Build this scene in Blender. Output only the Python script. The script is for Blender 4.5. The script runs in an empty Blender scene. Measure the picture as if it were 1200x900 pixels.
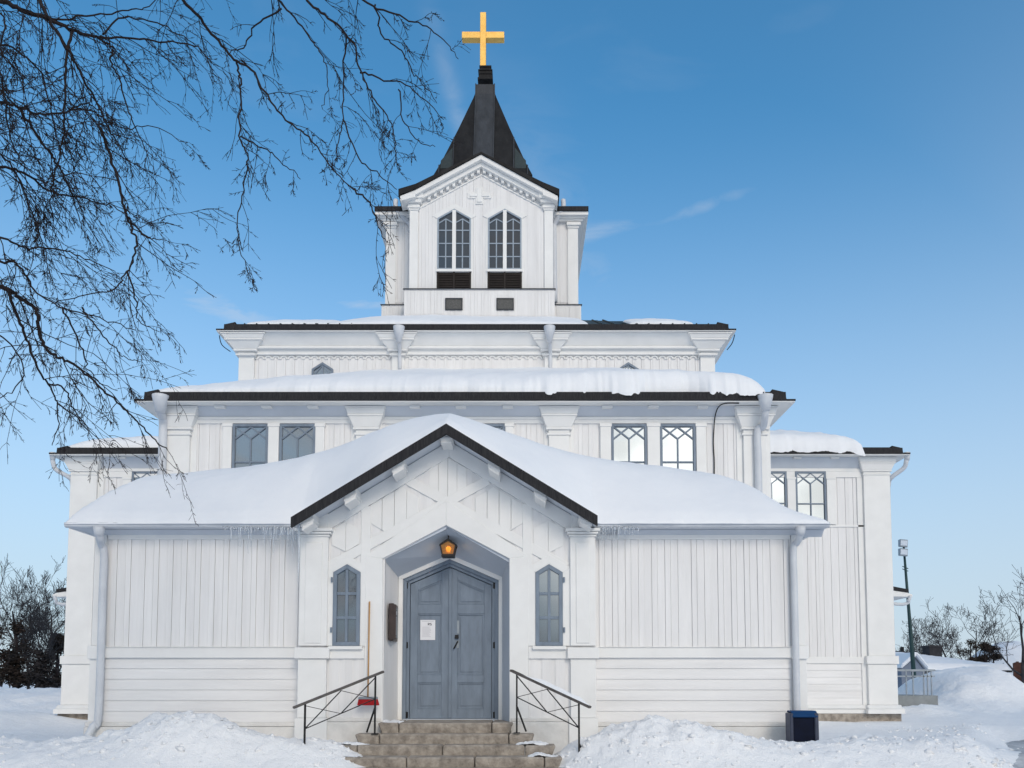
import bpy, bmesh, math, random
import numpy as np
from mathutils import Vector, Matrix
random.seed(7)
R = math.radians
S = bpy.context.scene
COL = S.collection

# ------------------------------------------------------------------ camera
FPX, CX, CY, EYE = 950.0, 611.0, 733.0, 1.6
PITCH = math.atan(64.0 / FPX)
cam = bpy.data.cameras.new('camera'); co = bpy.data.objects.new('camera', cam); COL.objects.link(co)
co.location = (0, 0, EYE); co.rotation_euler = (R(90) + PITCH, 0, 0)
cam.sensor_fit = 'HORIZONTAL'; cam.sensor_width = 36.0; cam.lens = FPX / 1200 * 36.0
cam.shift_x = -(CX - 600) / 1200; cam.shift_y = (CY - 450) / 1200
cam.clip_start = 0.1; cam.clip_end = 5000
S.camera = co

# ------------------------------------------------------------------ light and exposure
SUN_EL, SUN_AZ = R(30), R(20)          # behind the camera, to its right
sl = bpy.data.lights.new('sun', 'SUN'); so = bpy.data.objects.new('sun', sl); COL.objects.link(so)
sl.energy = 1.25; sl.angle = R(20); sl.color = (1.0, 0.85, 0.70)
so.rotation_euler = (R(90) - SUN_EL, 0, SUN_AZ); so.location = (10, -20, 15)

W = bpy.data.worlds.new('World'); S.world = W; W.use_nodes = True
nt = W.node_tree; nt.nodes.clear()
def N(t, **k):
    n = nt.nodes.new(t)
    for a, v in k.items(): setattr(n, a, v)
    return n
def L(a, b): nt.links.new(a, b)
out = N('ShaderNodeOutputWorld'); bg = N('ShaderNodeBackground'); bg.inputs['Strength'].default_value = 0.15
L(bg.outputs[0], out.inputs[0])
sky = N('ShaderNodeTexSky'); sky.sky_type = 'NISHITA'; sky.sun_disc = False
sky.sun_elevation = SUN_EL; sky.sun_rotation = math.pi - SUN_AZ
sky.air_density = 1.0; sky.dust_density = 0.6; sky.ozone_density = 3.0
tc = N('ShaderNodeTexCoord')
# thin streaky cirrus, and a bank of bright cloud low round the sun
mp = N('ShaderNodeMapping'); mp.inputs['Scale'].default_value = (2.2, 2.2, 7.0); mp.inputs['Rotation'].default_value = (0.25, 0.3, 0.0)
L(tc.outputs['Generated'], mp.inputs['Vector'])
n1 = N('ShaderNodeTexNoise'); n1.inputs['Scale'].default_value = 2.3; n1.inputs['Detail'].default_value = 7; n1.inputs['Roughness'].default_value = .56; n1.inputs['Distortion'].default_value = .6
L(mp.outputs[0], n1.inputs['Vector'])
r1 = N('ShaderNodeValToRGB'); r1.color_ramp.elements[0].position = .54; r1.color_ramp.elements[1].position = .95
L(n1.outputs['Fac'], r1.inputs[0])
nw = N('ShaderNodeTexNoise'); nw.inputs['Scale'].default_value = 9; nw.inputs['Detail'].default_value = 7; nw.inputs['Roughness'].default_value = .6; nw.inputs['Distortion'].default_value = .8
mpw = N('ShaderNodeMapping'); mpw.inputs['Scale'].default_value = (1, 1, 3.2); mpw.inputs['Rotation'].default_value = (0, .25, 0); L(tc.outputs['Generated'], mpw.inputs['Vector']); L(mpw.outputs[0], nw.inputs['Vector'])
nwr = N('ShaderNodeMapRange'); nwr.inputs['From Min'].default_value = .30; nwr.inputs['From Max'].default_value = .60; L(nw.outputs['Fac'], nwr.inputs['Value'])
def wisp(az_, el, su, sv, rot, amp):
    """soft streak of cirrus at an azimuth and elevation (degrees)"""
    a, e = R(az_), R(el); D = Vector((math.sin(a) * math.cos(e), math.cos(a) * math.cos(e), math.sin(e)))
    u = Vector((math.cos(a), -math.sin(a), 0)); v = u.cross(D); c, s_ = math.cos(R(rot)), math.sin(R(rot))
    uu = (u * c + v * s_) / R(su); vv = (v * c - u * s_) / R(sv); o_ = []
    for q in (uu, vv):
        d = N('ShaderNodeVectorMath', operation='DOT_PRODUCT'); L(tc.outputs['Generated'], d.inputs[0]); d.inputs[1].default_value = q
        sub = N('ShaderNodeMath', operation='SUBTRACT'); L(d.outputs['Value'], sub.inputs[0]); sub.inputs[1].default_value = D.dot(q)
        p = N('ShaderNodeMath', operation='MULTIPLY'); L(sub.outputs[0], p.inputs[0]); L(sub.outputs[0], p.inputs[1]); o_.append(p)
    t = N('ShaderNodeMath', operation='ADD'); L(o_[0].outputs[0], t.inputs[0]); L(o_[1].outputs[0], t.inputs[1])
    ng = N('ShaderNodeMath', operation='MULTIPLY'); L(t.outputs[0], ng.inputs[0]); ng.inputs[1].default_value = -1
    ex = N('ShaderNodeMath', operation='EXPONENT'); L(ng.outputs[0], ex.inputs[0])
    m_ = N('ShaderNodeMath', operation='MULTIPLY'); L(ex.outputs[0], m_.inputs[0]); m_.inputs[1].default_value = amp
    return m_
acc = None
for args in ((13, 30.5, 3.0, .40, 12, .30), (6.2, 29.8, 2.4, .38, 10, .34), (-11.4, 25.2, 3.2, .5, 4, .62), (-20, 23.5, 5.5, 1.5, -18, .50), (-31, 7.2, 4.5, .8, 3, .55),
             (-4.5, 35.5, 5.0, .55, -72, .22), (5, 28, 9, 2.2, -62, .22), (-25, 18, 8, 2.4, -22, .25), (26, 24, 9, 5, 20, .16)):
    w_ = wisp(*args)
    if acc is None: acc = w_
    else:
        a_ = N('ShaderNodeMath', operation='ADD'); L(acc.outputs[0], a_.inputs[0]); L(w_.outputs[0], a_.inputs[1]); acc = a_
wm = N('ShaderNodeMath', operation='MULTIPLY'); L(acc.outputs[0], wm.inputs[0]); L(nwr.outputs[0], wm.inputs[1])
veil = wisp(36, 13, 10, 17, 0, .40); wv = N('ShaderNodeMath', operation='MAXIMUM'); L(wm.outputs[0], wv.inputs[0]); L(veil.outputs[0], wv.inputs[1])
sep = N('ShaderNodeSeparateXYZ'); L(tc.outputs['Generated'], sep.inputs[0])
low = N('ShaderNodeMapRange'); low.inputs['From Min'].default_value = 0.0; low.inputs['From Max'].default_value = .62
low.inputs['To Min'].default_value = .92; low.inputs['To Max'].default_value = 0.0; low.interpolation_type = 'SMOOTHSTEP'
L(sep.outputs['Z'], low.inputs['Value'])
cl = N('ShaderNodeMath', operation='MULTIPLY'); L(r1.outputs['Color'], cl.inputs[0]); cl.inputs[1].default_value = .10
mx = N('ShaderNodeMath', operation='MAXIMUM'); L(cl.outputs[0], mx.inputs[0]); L(low.outputs[0], mx.inputs[1])
grade = N('ShaderNodeMix', data_type='RGBA', blend_type='MULTIPLY'); grade.inputs['Factor'].default_value = 1
L(sky.outputs[0], grade.inputs['A']); grade.inputs['B'].default_value = (0.60, 1.28, 1.40, 1)
mixc = N('ShaderNodeMix', data_type='RGBA'); mx2 = N('ShaderNodeMath', operation='MAXIMUM'); L(mx.outputs[0], mx2.inputs[0]); L(wv.outputs[0], mx2.inputs[1]); L(mx2.outputs[0], mixc.inputs['Factor'])
L(grade.outputs['Result'], mixc.inputs['A']); mixc.inputs['B'].default_value = (4.1, 4.6, 5.3, 1)
sd = Vector((math.sin(R(12.5)) * math.cos(R(14.5)), -math.cos(R(12.5)) * math.cos(R(14.5)), math.sin(R(14.5))))
dot = N('ShaderNodeVectorMath', operation='DOT_PRODUCT'); L(tc.outputs['Generated'], dot.inputs[0]); dot.inputs[1].default_value = sd
gl = N('ShaderNodeMapRange'); gl.inputs['From Min'].default_value = .958; gl.inputs['From Max'].default_value = .998; gl.interpolation_type = 'SMOOTHSTEP'
L(dot.outputs['Value'], gl.inputs['Value'])
n2 = N('ShaderNodeTexNoise'); n2.inputs['Scale'].default_value = 13; n2.inputs['Detail'].default_value = 5; L(tc.outputs['Generated'], n2.inputs['Vector'])
n2r = N('ShaderNodeMapRange'); n2r.inputs['From Min'].default_value = .38; n2r.inputs['From Max'].default_value = .6; n2r.inputs['To Min'].default_value = .55; L(n2.outputs['Fac'], n2r.inputs['Value'])
glm = N('ShaderNodeMath', operation='MULTIPLY'); L(gl.outputs[0], glm.inputs[0]); L(n2r.outputs[0], glm.inputs[1])
add = N('ShaderNodeMix', data_type='RGBA'); L(glm.outputs[0], add.inputs['Factor'])
# broad pale cloud cover over the sky behind the camera
rear = N('ShaderNodeMapRange'); rear.inputs['From Min'].default_value = .15; rear.inputs['From Max'].default_value = -.55; rear.interpolation_type = 'SMOOTHSTEP'
L(sep.outputs['Y'], rear.inputs['Value'])
n3 = N('ShaderNodeTexNoise'); n3.inputs['Scale'].default_value = 3.2; n3.inputs['Detail'].default_value = 6; n3.inputs['Distortion'].default_value = .4; L(mp.outputs[0], n3.inputs['Vector'])
r3 = N('ShaderNodeMapRange'); r3.inputs['From Min'].default_value = .40; r3.inputs['From Max'].default_value = .60; r3.inputs['To Min'].default_value = .42; r3.inputs['To Max'].default_value = .95; L(n3.outputs['Fac'], r3.inputs['Value'])
rm = N('ShaderNodeMath', operation='MULTIPLY'); L(rear.outputs[0], rm.inputs[0]); L(r3.outputs[0], rm.inputs[1])
mixr = N('ShaderNodeMix', data_type='RGBA'); L(rm.outputs[0], mixr.inputs['Factor']); L(mixc.outputs['Result'], mixr.inputs['A']); mixr.inputs['B'].default_value = (4.4, 4.2, 4.05, 1)
L(mixr.outputs['Result'], add.inputs['A']); add.inputs['B'].default_value = (26, 24.8, 22.8, 1)
L(add.outputs['Result'], bg.inputs['Color'])

S.view_settings.view_transform = 'Standard'; S.view_settings.look = 'None'
S.view_settings.gamma = 1; S.view_settings.use_curve_mapping = False
S.view_settings.exposure = -0.07

# ------------------------------------------------------------------ helpers
sp, cp = math.sin(PITCH), math.cos(PITCH)
def at(px, py, Y):
    """world point seen at a pixel of the 1200x900 photograph, Y metres in front of the camera"""
    v = (CY - py) / FPX; dy = cp - v * sp; dz = sp + v * cp
    return Vector(((px - CX) / FPX * Y / dy, Y, EYE + dz * Y / dy))
def ax(px, py, Y): return at(px, py, Y).x
def az(py, Y): return at(CX, py, Y).z
def ss(a, b, x):
    t = np.clip((np.asarray(x, float) - a) / (b - a), 0, 1); return t * t * (3 - 2 * t)

_perm = np.random.RandomState(3).rand(256, 256)
def vnoise(x, y):
    x = np.asarray(x, float); y = np.asarray(y, float)
    xi = np.floor(x).astype(int); yi = np.floor(y).astype(int); fx = x - xi; fy = y - yi
    fx = fx * fx * (3 - 2 * fx); fy = fy * fy * (3 - 2 * fy)
    g = lambda a, b: _perm[a % 256, b % 256]
    return (g(xi, yi) * (1 - fx) + g(xi + 1, yi) * fx) * (1 - fy) + (g(xi, yi + 1) * (1 - fx) + g(xi + 1, yi + 1) * fx) * fy - .5
def fbm(x, y, o=4, g=.5):
    s = 0; a = 1
    for i in range(o): s = s + a * vnoise(x * 2 ** i + 17 * i, y * 2 ** i + 31 * i); a *= g
    return s

class MB:
    def __init__(s): s.v = []; s.f = []
    def poly(s, pts):
        n = len(s.v); s.v += [tuple(p) for p in pts]; s.f.append(tuple(range(n, n + len(pts))))
    def hexa(s, p):
        n = len(s.v); s.v += [tuple(q) for q in p]
        s.f += [tuple(n + i for i in q) for q in ((0,3,2,1),(4,5,6,7),(0,1,5,4),(1,2,6,5),(2,3,7,6),(3,0,4,7))]
    def box(s, x0, x1, y0, y1, z0, z1):
        s.hexa([(x0,y0,z0),(x1,y0,z0),(x1,y1,z0),(x0,y1,z0),(x0,y0,z1),(x1,y0,z1),(x1,y1,z1),(x0,y1,z1)])
    def prism(s, pl, y0, y1):
        """polygon in x,z extruded along y"""
        n = len(s.v); k = len(pl)
        s.v += [(x, y0, z) for x, z in pl] + [(x, y1, z) for x, z in pl]
        s.f.append(tuple(range(n, n + k))); s.f.append(tuple(reversed(range(n + k, n + 2 * k))))
        for i in range(k): j = (i + 1) % k; s.f.append((n + i, n + k + i, n + k + j, n + j))
    def prismx(s, pl, x0, x1):
        n = len(s.v); k = len(pl)
        s.v += [(x0, y, z) for y, z in pl] + [(x1, y, z) for y, z in pl]
        s.f.append(tuple(range(n, n + k))); s.f.append(tuple(reversed(range(n + k, n + 2 * k))))
        for i in range(k): j = (i + 1) % k; s.f.append((n + i, n + k + i, n + k + j, n + j))
    def strip(s, a, b, w, y0, y1):
        """flat board in a plane y between two (x,z) points, w wide"""
        d = Vector((b[0] - a[0], b[1] - a[1])); d.normalize(); q = Vector((-d.y, d.x)) * w / 2
        s.prism([(a[0]+q.x, a[1]+q.y), (a[0]-q.x, a[1]-q.y), (b[0]-q.x, b[1]-q.y), (b[0]+q.x, b[1]+q.y)], y0, y1)
    def beam(s, p, q, w, h):
        p = Vector(p); q = Vector(q); d = (q - p).normalized()
        u = d.cross(Vector((0, 0, 1)))
        if u.length < 1e-3: u = Vector((1, 0, 0))
        u.normalize(); n = u.cross(d).normalized(); u *= w / 2; n *= h / 2
        s.hexa([p-u-n, p+u-n, p+u+n, p-u+n, q-u-n, q+u-n, q+u+n, q-u+n])
    def tube(s, pts, rad, n=8, cap=True):
        pts = [Vector(p) for p in pts]
        if not hasattr(rad, '__len__'): rad = [rad] * len(pts)
        base = len(s.v); prev = None
        for i, p in enumerate(pts):
            d = (pts[min(i+1, len(pts)-1)] - pts[max(i-1, 0)])
            if d.length < 1e-9: d = Vector((0, 0, 1))
            d.normalize()
            if prev is None:
                u = d.cross(Vector((0, 1, 0.02)));
                if u.length < 1e-3: u = d.cross(Vector((1, 0, 0)))
            else: u = prev - d * prev.dot(d)
            u.normalize(); prev = u; w = d.cross(u)
            for k in range(n):
                a = 2 * math.pi * k / n; s.v.append(tuple(p + (u * math.cos(a) + w * math.sin(a)) * rad[i]))
        for i in range(len(pts) - 1):
            for k in range(n):
                a = base + i * n + k; b = base + i * n + (k + 1) % n; s.f.append((a, b, b + n, a + n))
        if cap:
            s.f.append(tuple(reversed(range(base, base + n)))); s.f.append(tuple(range(base + (len(pts)-1)*n, base + len(pts)*n)))
    def grid(s, P):
        """P: array (r, c, 3)"""
        r, c = P.shape[:2]; n = len(s.v); s.v += [tuple(p) for p in P.reshape(-1, 3).tolist()]
        for i in range(r - 1):
            for j in range(c - 1): a = n + i * c + j; s.f.append((a, a + 1, a + c + 1, a + c))
    def build(s, name, mat, parent=None, smooth=False, bevel=0, closed=True):
        if parent is not None and parent.name == 'church' and len(s.v) < 60000:
            ps = s.pieces()
            if len(ps) > 1:
                os_ = [p.build(name, mat, parent, smooth, bevel, closed) for p in ps]
                return os_[0]
        return s.build1(name, mat, parent, smooth, bevel, closed)
    def pieces(s):
        """split into groups of parts that stand apart, so that each becomes an object"""
        n = len(s.v); par = list(range(n))
        def find(a):
            while par[a] != a: par[a] = par[par[a]]; a = par[a]
            return a
        for f in s.f:
            a = find(f[0])
            for k in f[1:]: par[find(k)] = a
        roots = np.array([find(i) for i in range(n)]); ur, isl = np.unique(roots, return_inverse=True); k = len(ur)
        if k == 1 or k > 800: return [s]
        V = np.array(s.v); lo = np.full((k, 3), np.inf); hi = -lo
        np.minimum.at(lo, isl, V); np.maximum.at(hi, isl, V); size = (hi - lo).max(1)
        gap = np.maximum(0, np.maximum(lo[:, None] - hi[None], lo[None] - hi[:, None]))
        near = np.sqrt((gap ** 2).sum(2)) <= np.maximum(.02, .5 * np.maximum(size[:, None], size[None]))
        lab = -np.ones(k, int); c = 0
        for i in range(k):
            if lab[i] >= 0: continue
            st_ = [i]; lab[i] = c
            while st_:
                a = st_.pop()
                for b in np.nonzero(near[a] & (lab < 0))[0]: lab[b] = c; st_.append(b)
            c += 1
        if c == 1: return [s]
        out_ = []
        for g_ in range(c):
            m_ = MB(); idx = np.nonzero(lab[isl] == g_)[0]; mp_ = {int(i): j for j, i in enumerate(idx)}
            m_.v = [s.v[i] for i in idx]; m_.f = [tuple(mp_[i] for i in f) for f in s.f if f[0] in mp_]; out_.append(m_)
        return out_
    def build1(s, name, mat, parent=None, smooth=False, bevel=0, closed=True):
        org = Vector((0, 0, 0))
        q = parent
        while q is not None: org += Vector(q.location); q = q.parent
        me = bpy.data.meshes.new(name)
        v = np.array(s.v, float) - np.array(org)
        loc = Vector((0, 0, 0))
        if parent is None:
            c = (v.min(0) + v.max(0)) / 2; c[2] = v[:, 2].min(); loc = Vector(c); v = v - c
        me.from_pydata(v.tolist(), [], s.f)
        if closed:
            bm = bmesh.new(); bm.from_mesh(me); bmesh.ops.recalc_face_normals(bm, faces=bm.faces); bm.to_mesh(me); bm.free()
        if smooth: me.polygons.foreach_set('use_smooth', [True] * len(me.polygons))
        me.materials.append(mat); me.update()
        o = bpy.data.objects.new(name, me); COL.objects.link(o); o.location = loc
        if parent: o.parent = parent
        if bevel:
            b = o.modifiers.new('bevel', 'BEVEL'); b.width = bevel; b.segments = 1; b.limit_method = 'ANGLE'; b.angle_limit = R(40)
        return o

def tag(o, label=None, cat=None, group=None, kind=None):
    if label: o['label'] = label
    if cat: o['category'] = cat
    if group: o['group'] = group
    if kind: o['kind'] = kind
    return o
def empty(name, loc, label, cat, group=None):
    o = bpy.data.objects.new(name, None); o.location = loc; o.empty_display_size = .2; COL.objects.link(o)
    return tag(o, label, cat, group)
def copy_tree(o, parent=None):
    c = o.copy(); COL.objects.link(c)
    if parent: c.parent = parent
    for ch in [x for x in o.children]: copy_tree(ch, c)
    return c

# ------------------------------------------------------------------ materials
def mat(name, base, rough=.6, var=.06, scale=3.0, bump=0.0, bscale=40.0, stretch=(1, 1, 1), col2=None, spec=.3, metal=0.0, emit=None, detail=6, board=None):
    m = bpy.data.materials.new(name); m.use_nodes = True; t = m.node_tree; p = t.nodes['Principled BSDF']
    p.inputs['Roughness'].default_value = rough; p.inputs['Metallic'].default_value = metal; p.inputs['Specular IOR Level'].default_value = spec
    c = t.nodes.new('ShaderNodeTexCoord'); mpn = t.nodes.new('ShaderNodeMapping'); mpn.inputs['Scale'].default_value = stretch
    t.links.new(c.outputs['Object'], mpn.inputs['Vector'])
    n = t.nodes.new('ShaderNodeTexNoise'); n.inputs['Scale'].default_value = scale; n.inputs['Detail'].default_value = detail; n.inputs['Roughness'].default_value = .6
    t.links.new(mpn.outputs[0], n.inputs['Vector'])
    r = t.nodes.new('ShaderNodeValToRGB'); r.color_ramp.elements[0].position = .3; r.color_ramp.elements[1].position = .7
    a = col2 if col2 else tuple(x * (1 - var) for x in base); b = tuple(min(x * (1 + (0 if col2 else var * .6)), .92) for x in base)
    r.color_ramp.elements[0].color = (*a, 1); r.color_ramp.elements[1].color = (*b, 1)
    t.links.new(n.outputs['Fac'], r.inputs[0])
    last = r.outputs[0]
    if board:      # every board takes its paint a little differently; some weather streaks
        sx = t.nodes.new('ShaderNodeSeparateXYZ'); t.links.new(c.outputs['Object'], sx.inputs[0])
        ml = t.nodes.new('ShaderNodeMath'); ml.operation = 'MULTIPLY'; ml.inputs[1].default_value = 1 / board[1]; t.links.new(sx.outputs[board[0]], ml.inputs[0])
        fl = t.nodes.new('ShaderNodeMath'); fl.operation = 'FLOOR'; t.links.new(ml.outputs[0], fl.inputs[0])
        wn = t.nodes.new('ShaderNodeTexWhiteNoise'); wn.noise_dimensions = '1D'; t.links.new(fl.outputs[0], wn.inputs['W'])
        mr = t.nodes.new('ShaderNodeMapRange'); mr.inputs['To Min'].default_value = .96; mr.inputs['To Max'].default_value = 1.0; t.links.new(wn.outputs['Value'], mr.inputs['Value'])
        m2 = t.nodes.new('ShaderNodeMapping'); m2.inputs['Scale'].default_value = (7, 7, .35) if board[0] == 'X' else (.5, 3, 7); t.links.new(c.outputs['Object'], m2.inputs['Vector'])
        ns = t.nodes.new('ShaderNodeTexNoise'); ns.inputs['Scale'].default_value = 1.5; ns.inputs['Detail'].default_value = 8; ns.inputs['Roughness'].default_value = .7; t.links.new(m2.outputs[0], ns.inputs['Vector'])
        m3 = t.nodes.new('ShaderNodeMapRange'); m3.inputs['From Min'].default_value = .34; m3.inputs['From Max'].default_value = .52; m3.inputs['To Min'].default_value = .96; m3.inputs['To Max'].default_value = 1; t.links.new(ns.outputs['Fac'], m3.inputs['Value'])
        mm = t.nodes.new('ShaderNodeMath'); mm.operation = 'MULTIPLY'; t.links.new(mr.outputs[0], mm.inputs[0]); t.links.new(m3.outputs[0], mm.inputs[1])
        mxn = t.nodes.new('ShaderNodeMix'); mxn.data_type = 'RGBA'; mxn.blend_type = 'MULTIPLY'; mxn.inputs['Factor'].default_value = 1
        t.links.new(last, mxn.inputs['A']); t.links.new(mm.outputs[0], mxn.inputs['B']); last = mxn.outputs['Result']
    t.links.new(last, p.inputs['Base Color'])
    if bump:
        n2 = t.nodes.new('ShaderNodeTexNoise'); n2.inputs['Scale'].default_value = bscale; n2.inputs['Detail'].default_value = 5
        t.links.new(mpn.outputs[0], n2.inputs['Vector'])
        bn = t.nodes.new('ShaderNodeBump'); bn.inputs['Strength'].default_value = bump; bn.inputs['Distance'].default_value = .02
        t.links.new(n2.outputs['Fac'], bn.inputs['Height']); t.links.new(bn.outputs[0], p.inputs['Normal'])
    if emit:
        p.inputs['Emission Color'].default_value = (*emit[0], 1); p.inputs['Emission Strength'].default_value = emit[1]
    return m
M = {}
M['white'] = mat('white_paint', (.815, .81, .81), .55, .07, 1.6, .12, 30, (3, 3, .35), board=('X', .11))
M['white_h'] = mat('white_paint_boards', (.815, .81, .81), .55, .07, 1.6, .12, 30, (.35, 3, 3), board=('Z', .17))
M['trim'] = mat('white_trim_paint', (.81, .81, .80), .5, .05, 2.2, .06, 30)
M['soffit'] = mat('shade_grey_soffit', (.60, .635, .69), .6, .06, 2.0)  # greyer than the white trim: shade under the eaves put into the colour
M['reveal'] = mat('shade_grey_reveal', (.52, .565, .63), .6, .08, 2.0)  # shade inside the door recess put into the colour
M['blue'] = mat('grey_blue_paint', (.195, .242, .305), .55, .18, 5.0, .15, 60, (2, 2, .5))
M['lead'] = mat('pale_glazing_bar', (.30, .36, .43), .5, .1, 6.0)
M['black'] = mat('tarred_shingles', (.012, .012, .015), .75, .4, 6.0, .8, 18, (6, 6, .6), col2=(.035, .034, .036))
M['copper'] = mat('dark_sheet_metal', (.022, .022, .023), .65, .4, 3.0, .3, 8, (1, 1, .4), col2=(.007, .0065, .007), spec=.2)
M['copper_pale'] = mat('grey_sheet_metal', (.052, .058, .068), .6, .3, 4.0, .2, 12, (1, 1, .3), col2=(.026, .029, .034))
M['patina'] = mat('patina_sheet_metal', (.040, .058, .060), .6, .3, 3.0, .2, 12, col2=(.028, .036, .038))
M['louvre'] = mat('dark_brown_louvre', (.022, .017, .015), .7, .3, 6)
M['vent'] = mat('grey_vent_mesh', (.16, .16, .155), .8, .4, 60, col2=(.05, .05, .05))
M['gold'] = mat('gold_leaf', (.93, .58, .16), .38, .15, 5.0, .08, 30, metal=.55, spec=.5, col2=(.85, .47, .11))
M['pipe'] = mat('pale_grey_pipe', (.66, .685, .72), .45, .08, 3.0, col2=(.56, .585, .63))
M['found'] = mat('rough_plinth', (.74, .73, .71), .8, .14, 3.0, .5, 14)
M['concrete'] = mat('grey_concrete', (.26, .28, .29), .85, .2, 3, .4, 14)
M['stone'] = mat('granite', (.47, .42, .365), .85, .3, 7.0, 1.0, 22, col2=(.19, .165, .142), detail=9)
M['iron'] = mat('black_iron', (.012, .012, .013), .45, .3, 8)
M['railtop'] = mat('worn_grey_handrail', (.11, .10, .095), .6, .35, 10)
M['wood'] = mat('broom_wood', (.50, .29, .13), .6, .2, 12, stretch=(4, 4, .5))
M['red'] = mat('red_bristles', (.45, .015, .02), .7, .3, 30, .6, 80)
M['brownwood'] = mat('dark_brown_case', (.055, .038, .035), .4, .3, 6)
M['bin'] = mat('navy_blue_steel', (.003, .006, .020), .6, .3, 6, spec=.12)
M['binlid'] = mat('blue_steel', (.006, .045, .14), .5, .2, 6, spec=.2)
M['bineedge'] = mat('grey_steel', (.055, .065, .10), .5, .2, 6, spec=.25)
M['paper'] = mat('paper', (.82, .82, .85), .7, .03, 3)
M['ink'] = mat('ink', (.10, .10, .12), .8)
M['inkpale'] = mat('pale_ink', (.52, .52, .55), .8)
M['bark'] = mat('dark_bark', (.024, .017, .018), .85, .4, 12, .5, 40, col2=(.012, .009, .010))
M['barkfar'] = mat('far_bark', (.042, .040, .044), .9, .3, 6)
M['needle'] = mat('dark_needles', (.020, .019, .017), .9, .4, 2, col2=(.034, .022, .018))
M['pine'] = mat('rusty_needles', (.060, .034, .024), .9, .4, 1.5, col2=(.022, .028, .020))
M['mast'] = mat('green_mast_paint', (.022, .055, .058), .5, .2, 4)
M['galv'] = mat('galvanised_steel', (.30, .34, .38), .5, .15, 6, metal=.3)
M['lampglass'] = mat('floodlight_glass', (.62, .68, .76), .15, .05, 3, spec=.6)
M['house'] = mat('grey_house_wall', (.34, .33, .33), .8, .1, 3)
M['bluewall'] = mat('slate_blue_wall', (.17, .205, .27), .8, .1, 3)
M['brick'] = mat('red_brown_wall', (.10, .045, .035), .8, .3, 5)
M['cable'] = mat('black_cable', (.01, .01, .01), .5)
M['asphalt'] = mat('asphalt', (.24, .26, .29), .8, .3, 3, .5, 40, col2=(.62, .64, .67))
M['hedge'] = mat('hedge_twigs', (.026, .023, .024), .9, .4, 4)

def snow_mat(name, bump=.35, tint=(.86, .875, .90)):
    m = bpy.data.materials.new(name); m.use_nodes = True; t = m.node_tree; p = t.nodes['Principled BSDF']
    p.inputs['Roughness'].default_value = .75; p.inputs['Specular IOR Level'].default_value = .25
    c = t.nodes.new('ShaderNodeTexCoord')
    n = t.nodes.new('ShaderNodeTexNoise'); n.inputs['Scale'].default_value = 1.3; n.inputs['Detail'].default_value = 8
    t.links.new(c.outputs['Object'], n.inputs['Vector'])
    r = t.nodes.new('ShaderNodeValToRGB'); r.color_ramp.elements[0].position = .25; r.color_ramp.elements[1].position = .7
    r.color_ramp.elements[0].color = (tint[0] * .95, tint[1] * .955, tint[2] * .965, 1); r.color_ramp.elements[1].color = (*tint, 1)
    t.links.new(n.outputs['Fac'], r.inputs[0]); t.links.new(r.outputs[0], p.inputs['Base Color'])
    h = []
    for sc, d in ((6, 6), (45, 4)):
        q = t.nodes.new('ShaderNodeTexNoise'); q.inputs['Scale'].default_value = sc; q.inputs['Detail'].default_value = d
        t.links.new(c.outputs['Object'], q.inputs['Vector']); h.append(q)
    ad = t.nodes.new('ShaderNodeMath'); ad.operation = 'MULTIPLY_ADD'; ad.inputs[1].default_value = .35
    t.links.new(h[1].outputs['Fac'], ad.inputs[0]); t.links.new(h[0].outputs['Fac'], ad.inputs[2])
    b = t.nodes.new('ShaderNodeBump'); b.inputs['Strength'].default_value = bump; b.inputs['Distance'].default_value = .05
    t.links.new(ad.outputs[0], b.inputs['Height']); t.links.new(b.outputs[0], p.inputs['Normal'])
    return m
M['snow'] = snow_mat('snow', .9, (.90, .91, .925)); M['snowroof'] = snow_mat('settled_snow', .22)

def glass_mat(name, dark, fac, rough=.03):
    m = bpy.data.materials.new(name); m.use_nodes = True; t = m.node_tree; t.nodes.clear()
    o = t.nodes.new('ShaderNodeOutputMaterial'); mx = t.nodes.new('ShaderNodeMixShader'); d = t.nodes.new('ShaderNodeBsdfDiffuse'); g = t.nodes.new('ShaderNodeBsdfGlossy')
    d.inputs['Color'].default_value = (*dark, 1); g.inputs['Roughness'].default_value = rough; g.inputs['Color'].default_value = (.84, .91, .97, 1)
    c = t.nodes.new('ShaderNodeTexCoord'); n = t.nodes.new('ShaderNodeTexNoise'); n.inputs['Scale'].default_value = 1.6; n.inputs['Detail'].default_value = 1
    t.links.new(c.outputs['Object'], n.inputs['Vector'])
    b = t.nodes.new('ShaderNodeBump'); b.inputs['Strength'].default_value = .03; b.inputs['Distance'].default_value = .03
    t.links.new(n.outputs['Fac'], b.inputs['Height']); t.links.new(b.outputs[0], g.inputs['Normal'])
    mx.inputs[0].default_value = fac
    t.links.new(d.outputs[0], mx.inputs[1]); t.links.new(g.outputs[0], mx.inputs[2]); t.links.new(mx.outputs[0], o.inputs[0])
    return m
M['glass'] = glass_mat('window_glass', (.085, .095, .10), .36)
M['glass_tower'] = glass_mat('tower_glass', (.045, .05, .06), .07)
M['glass_porch'] = glass_mat('porch_glass', (.045, .065, .09), .22)

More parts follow.
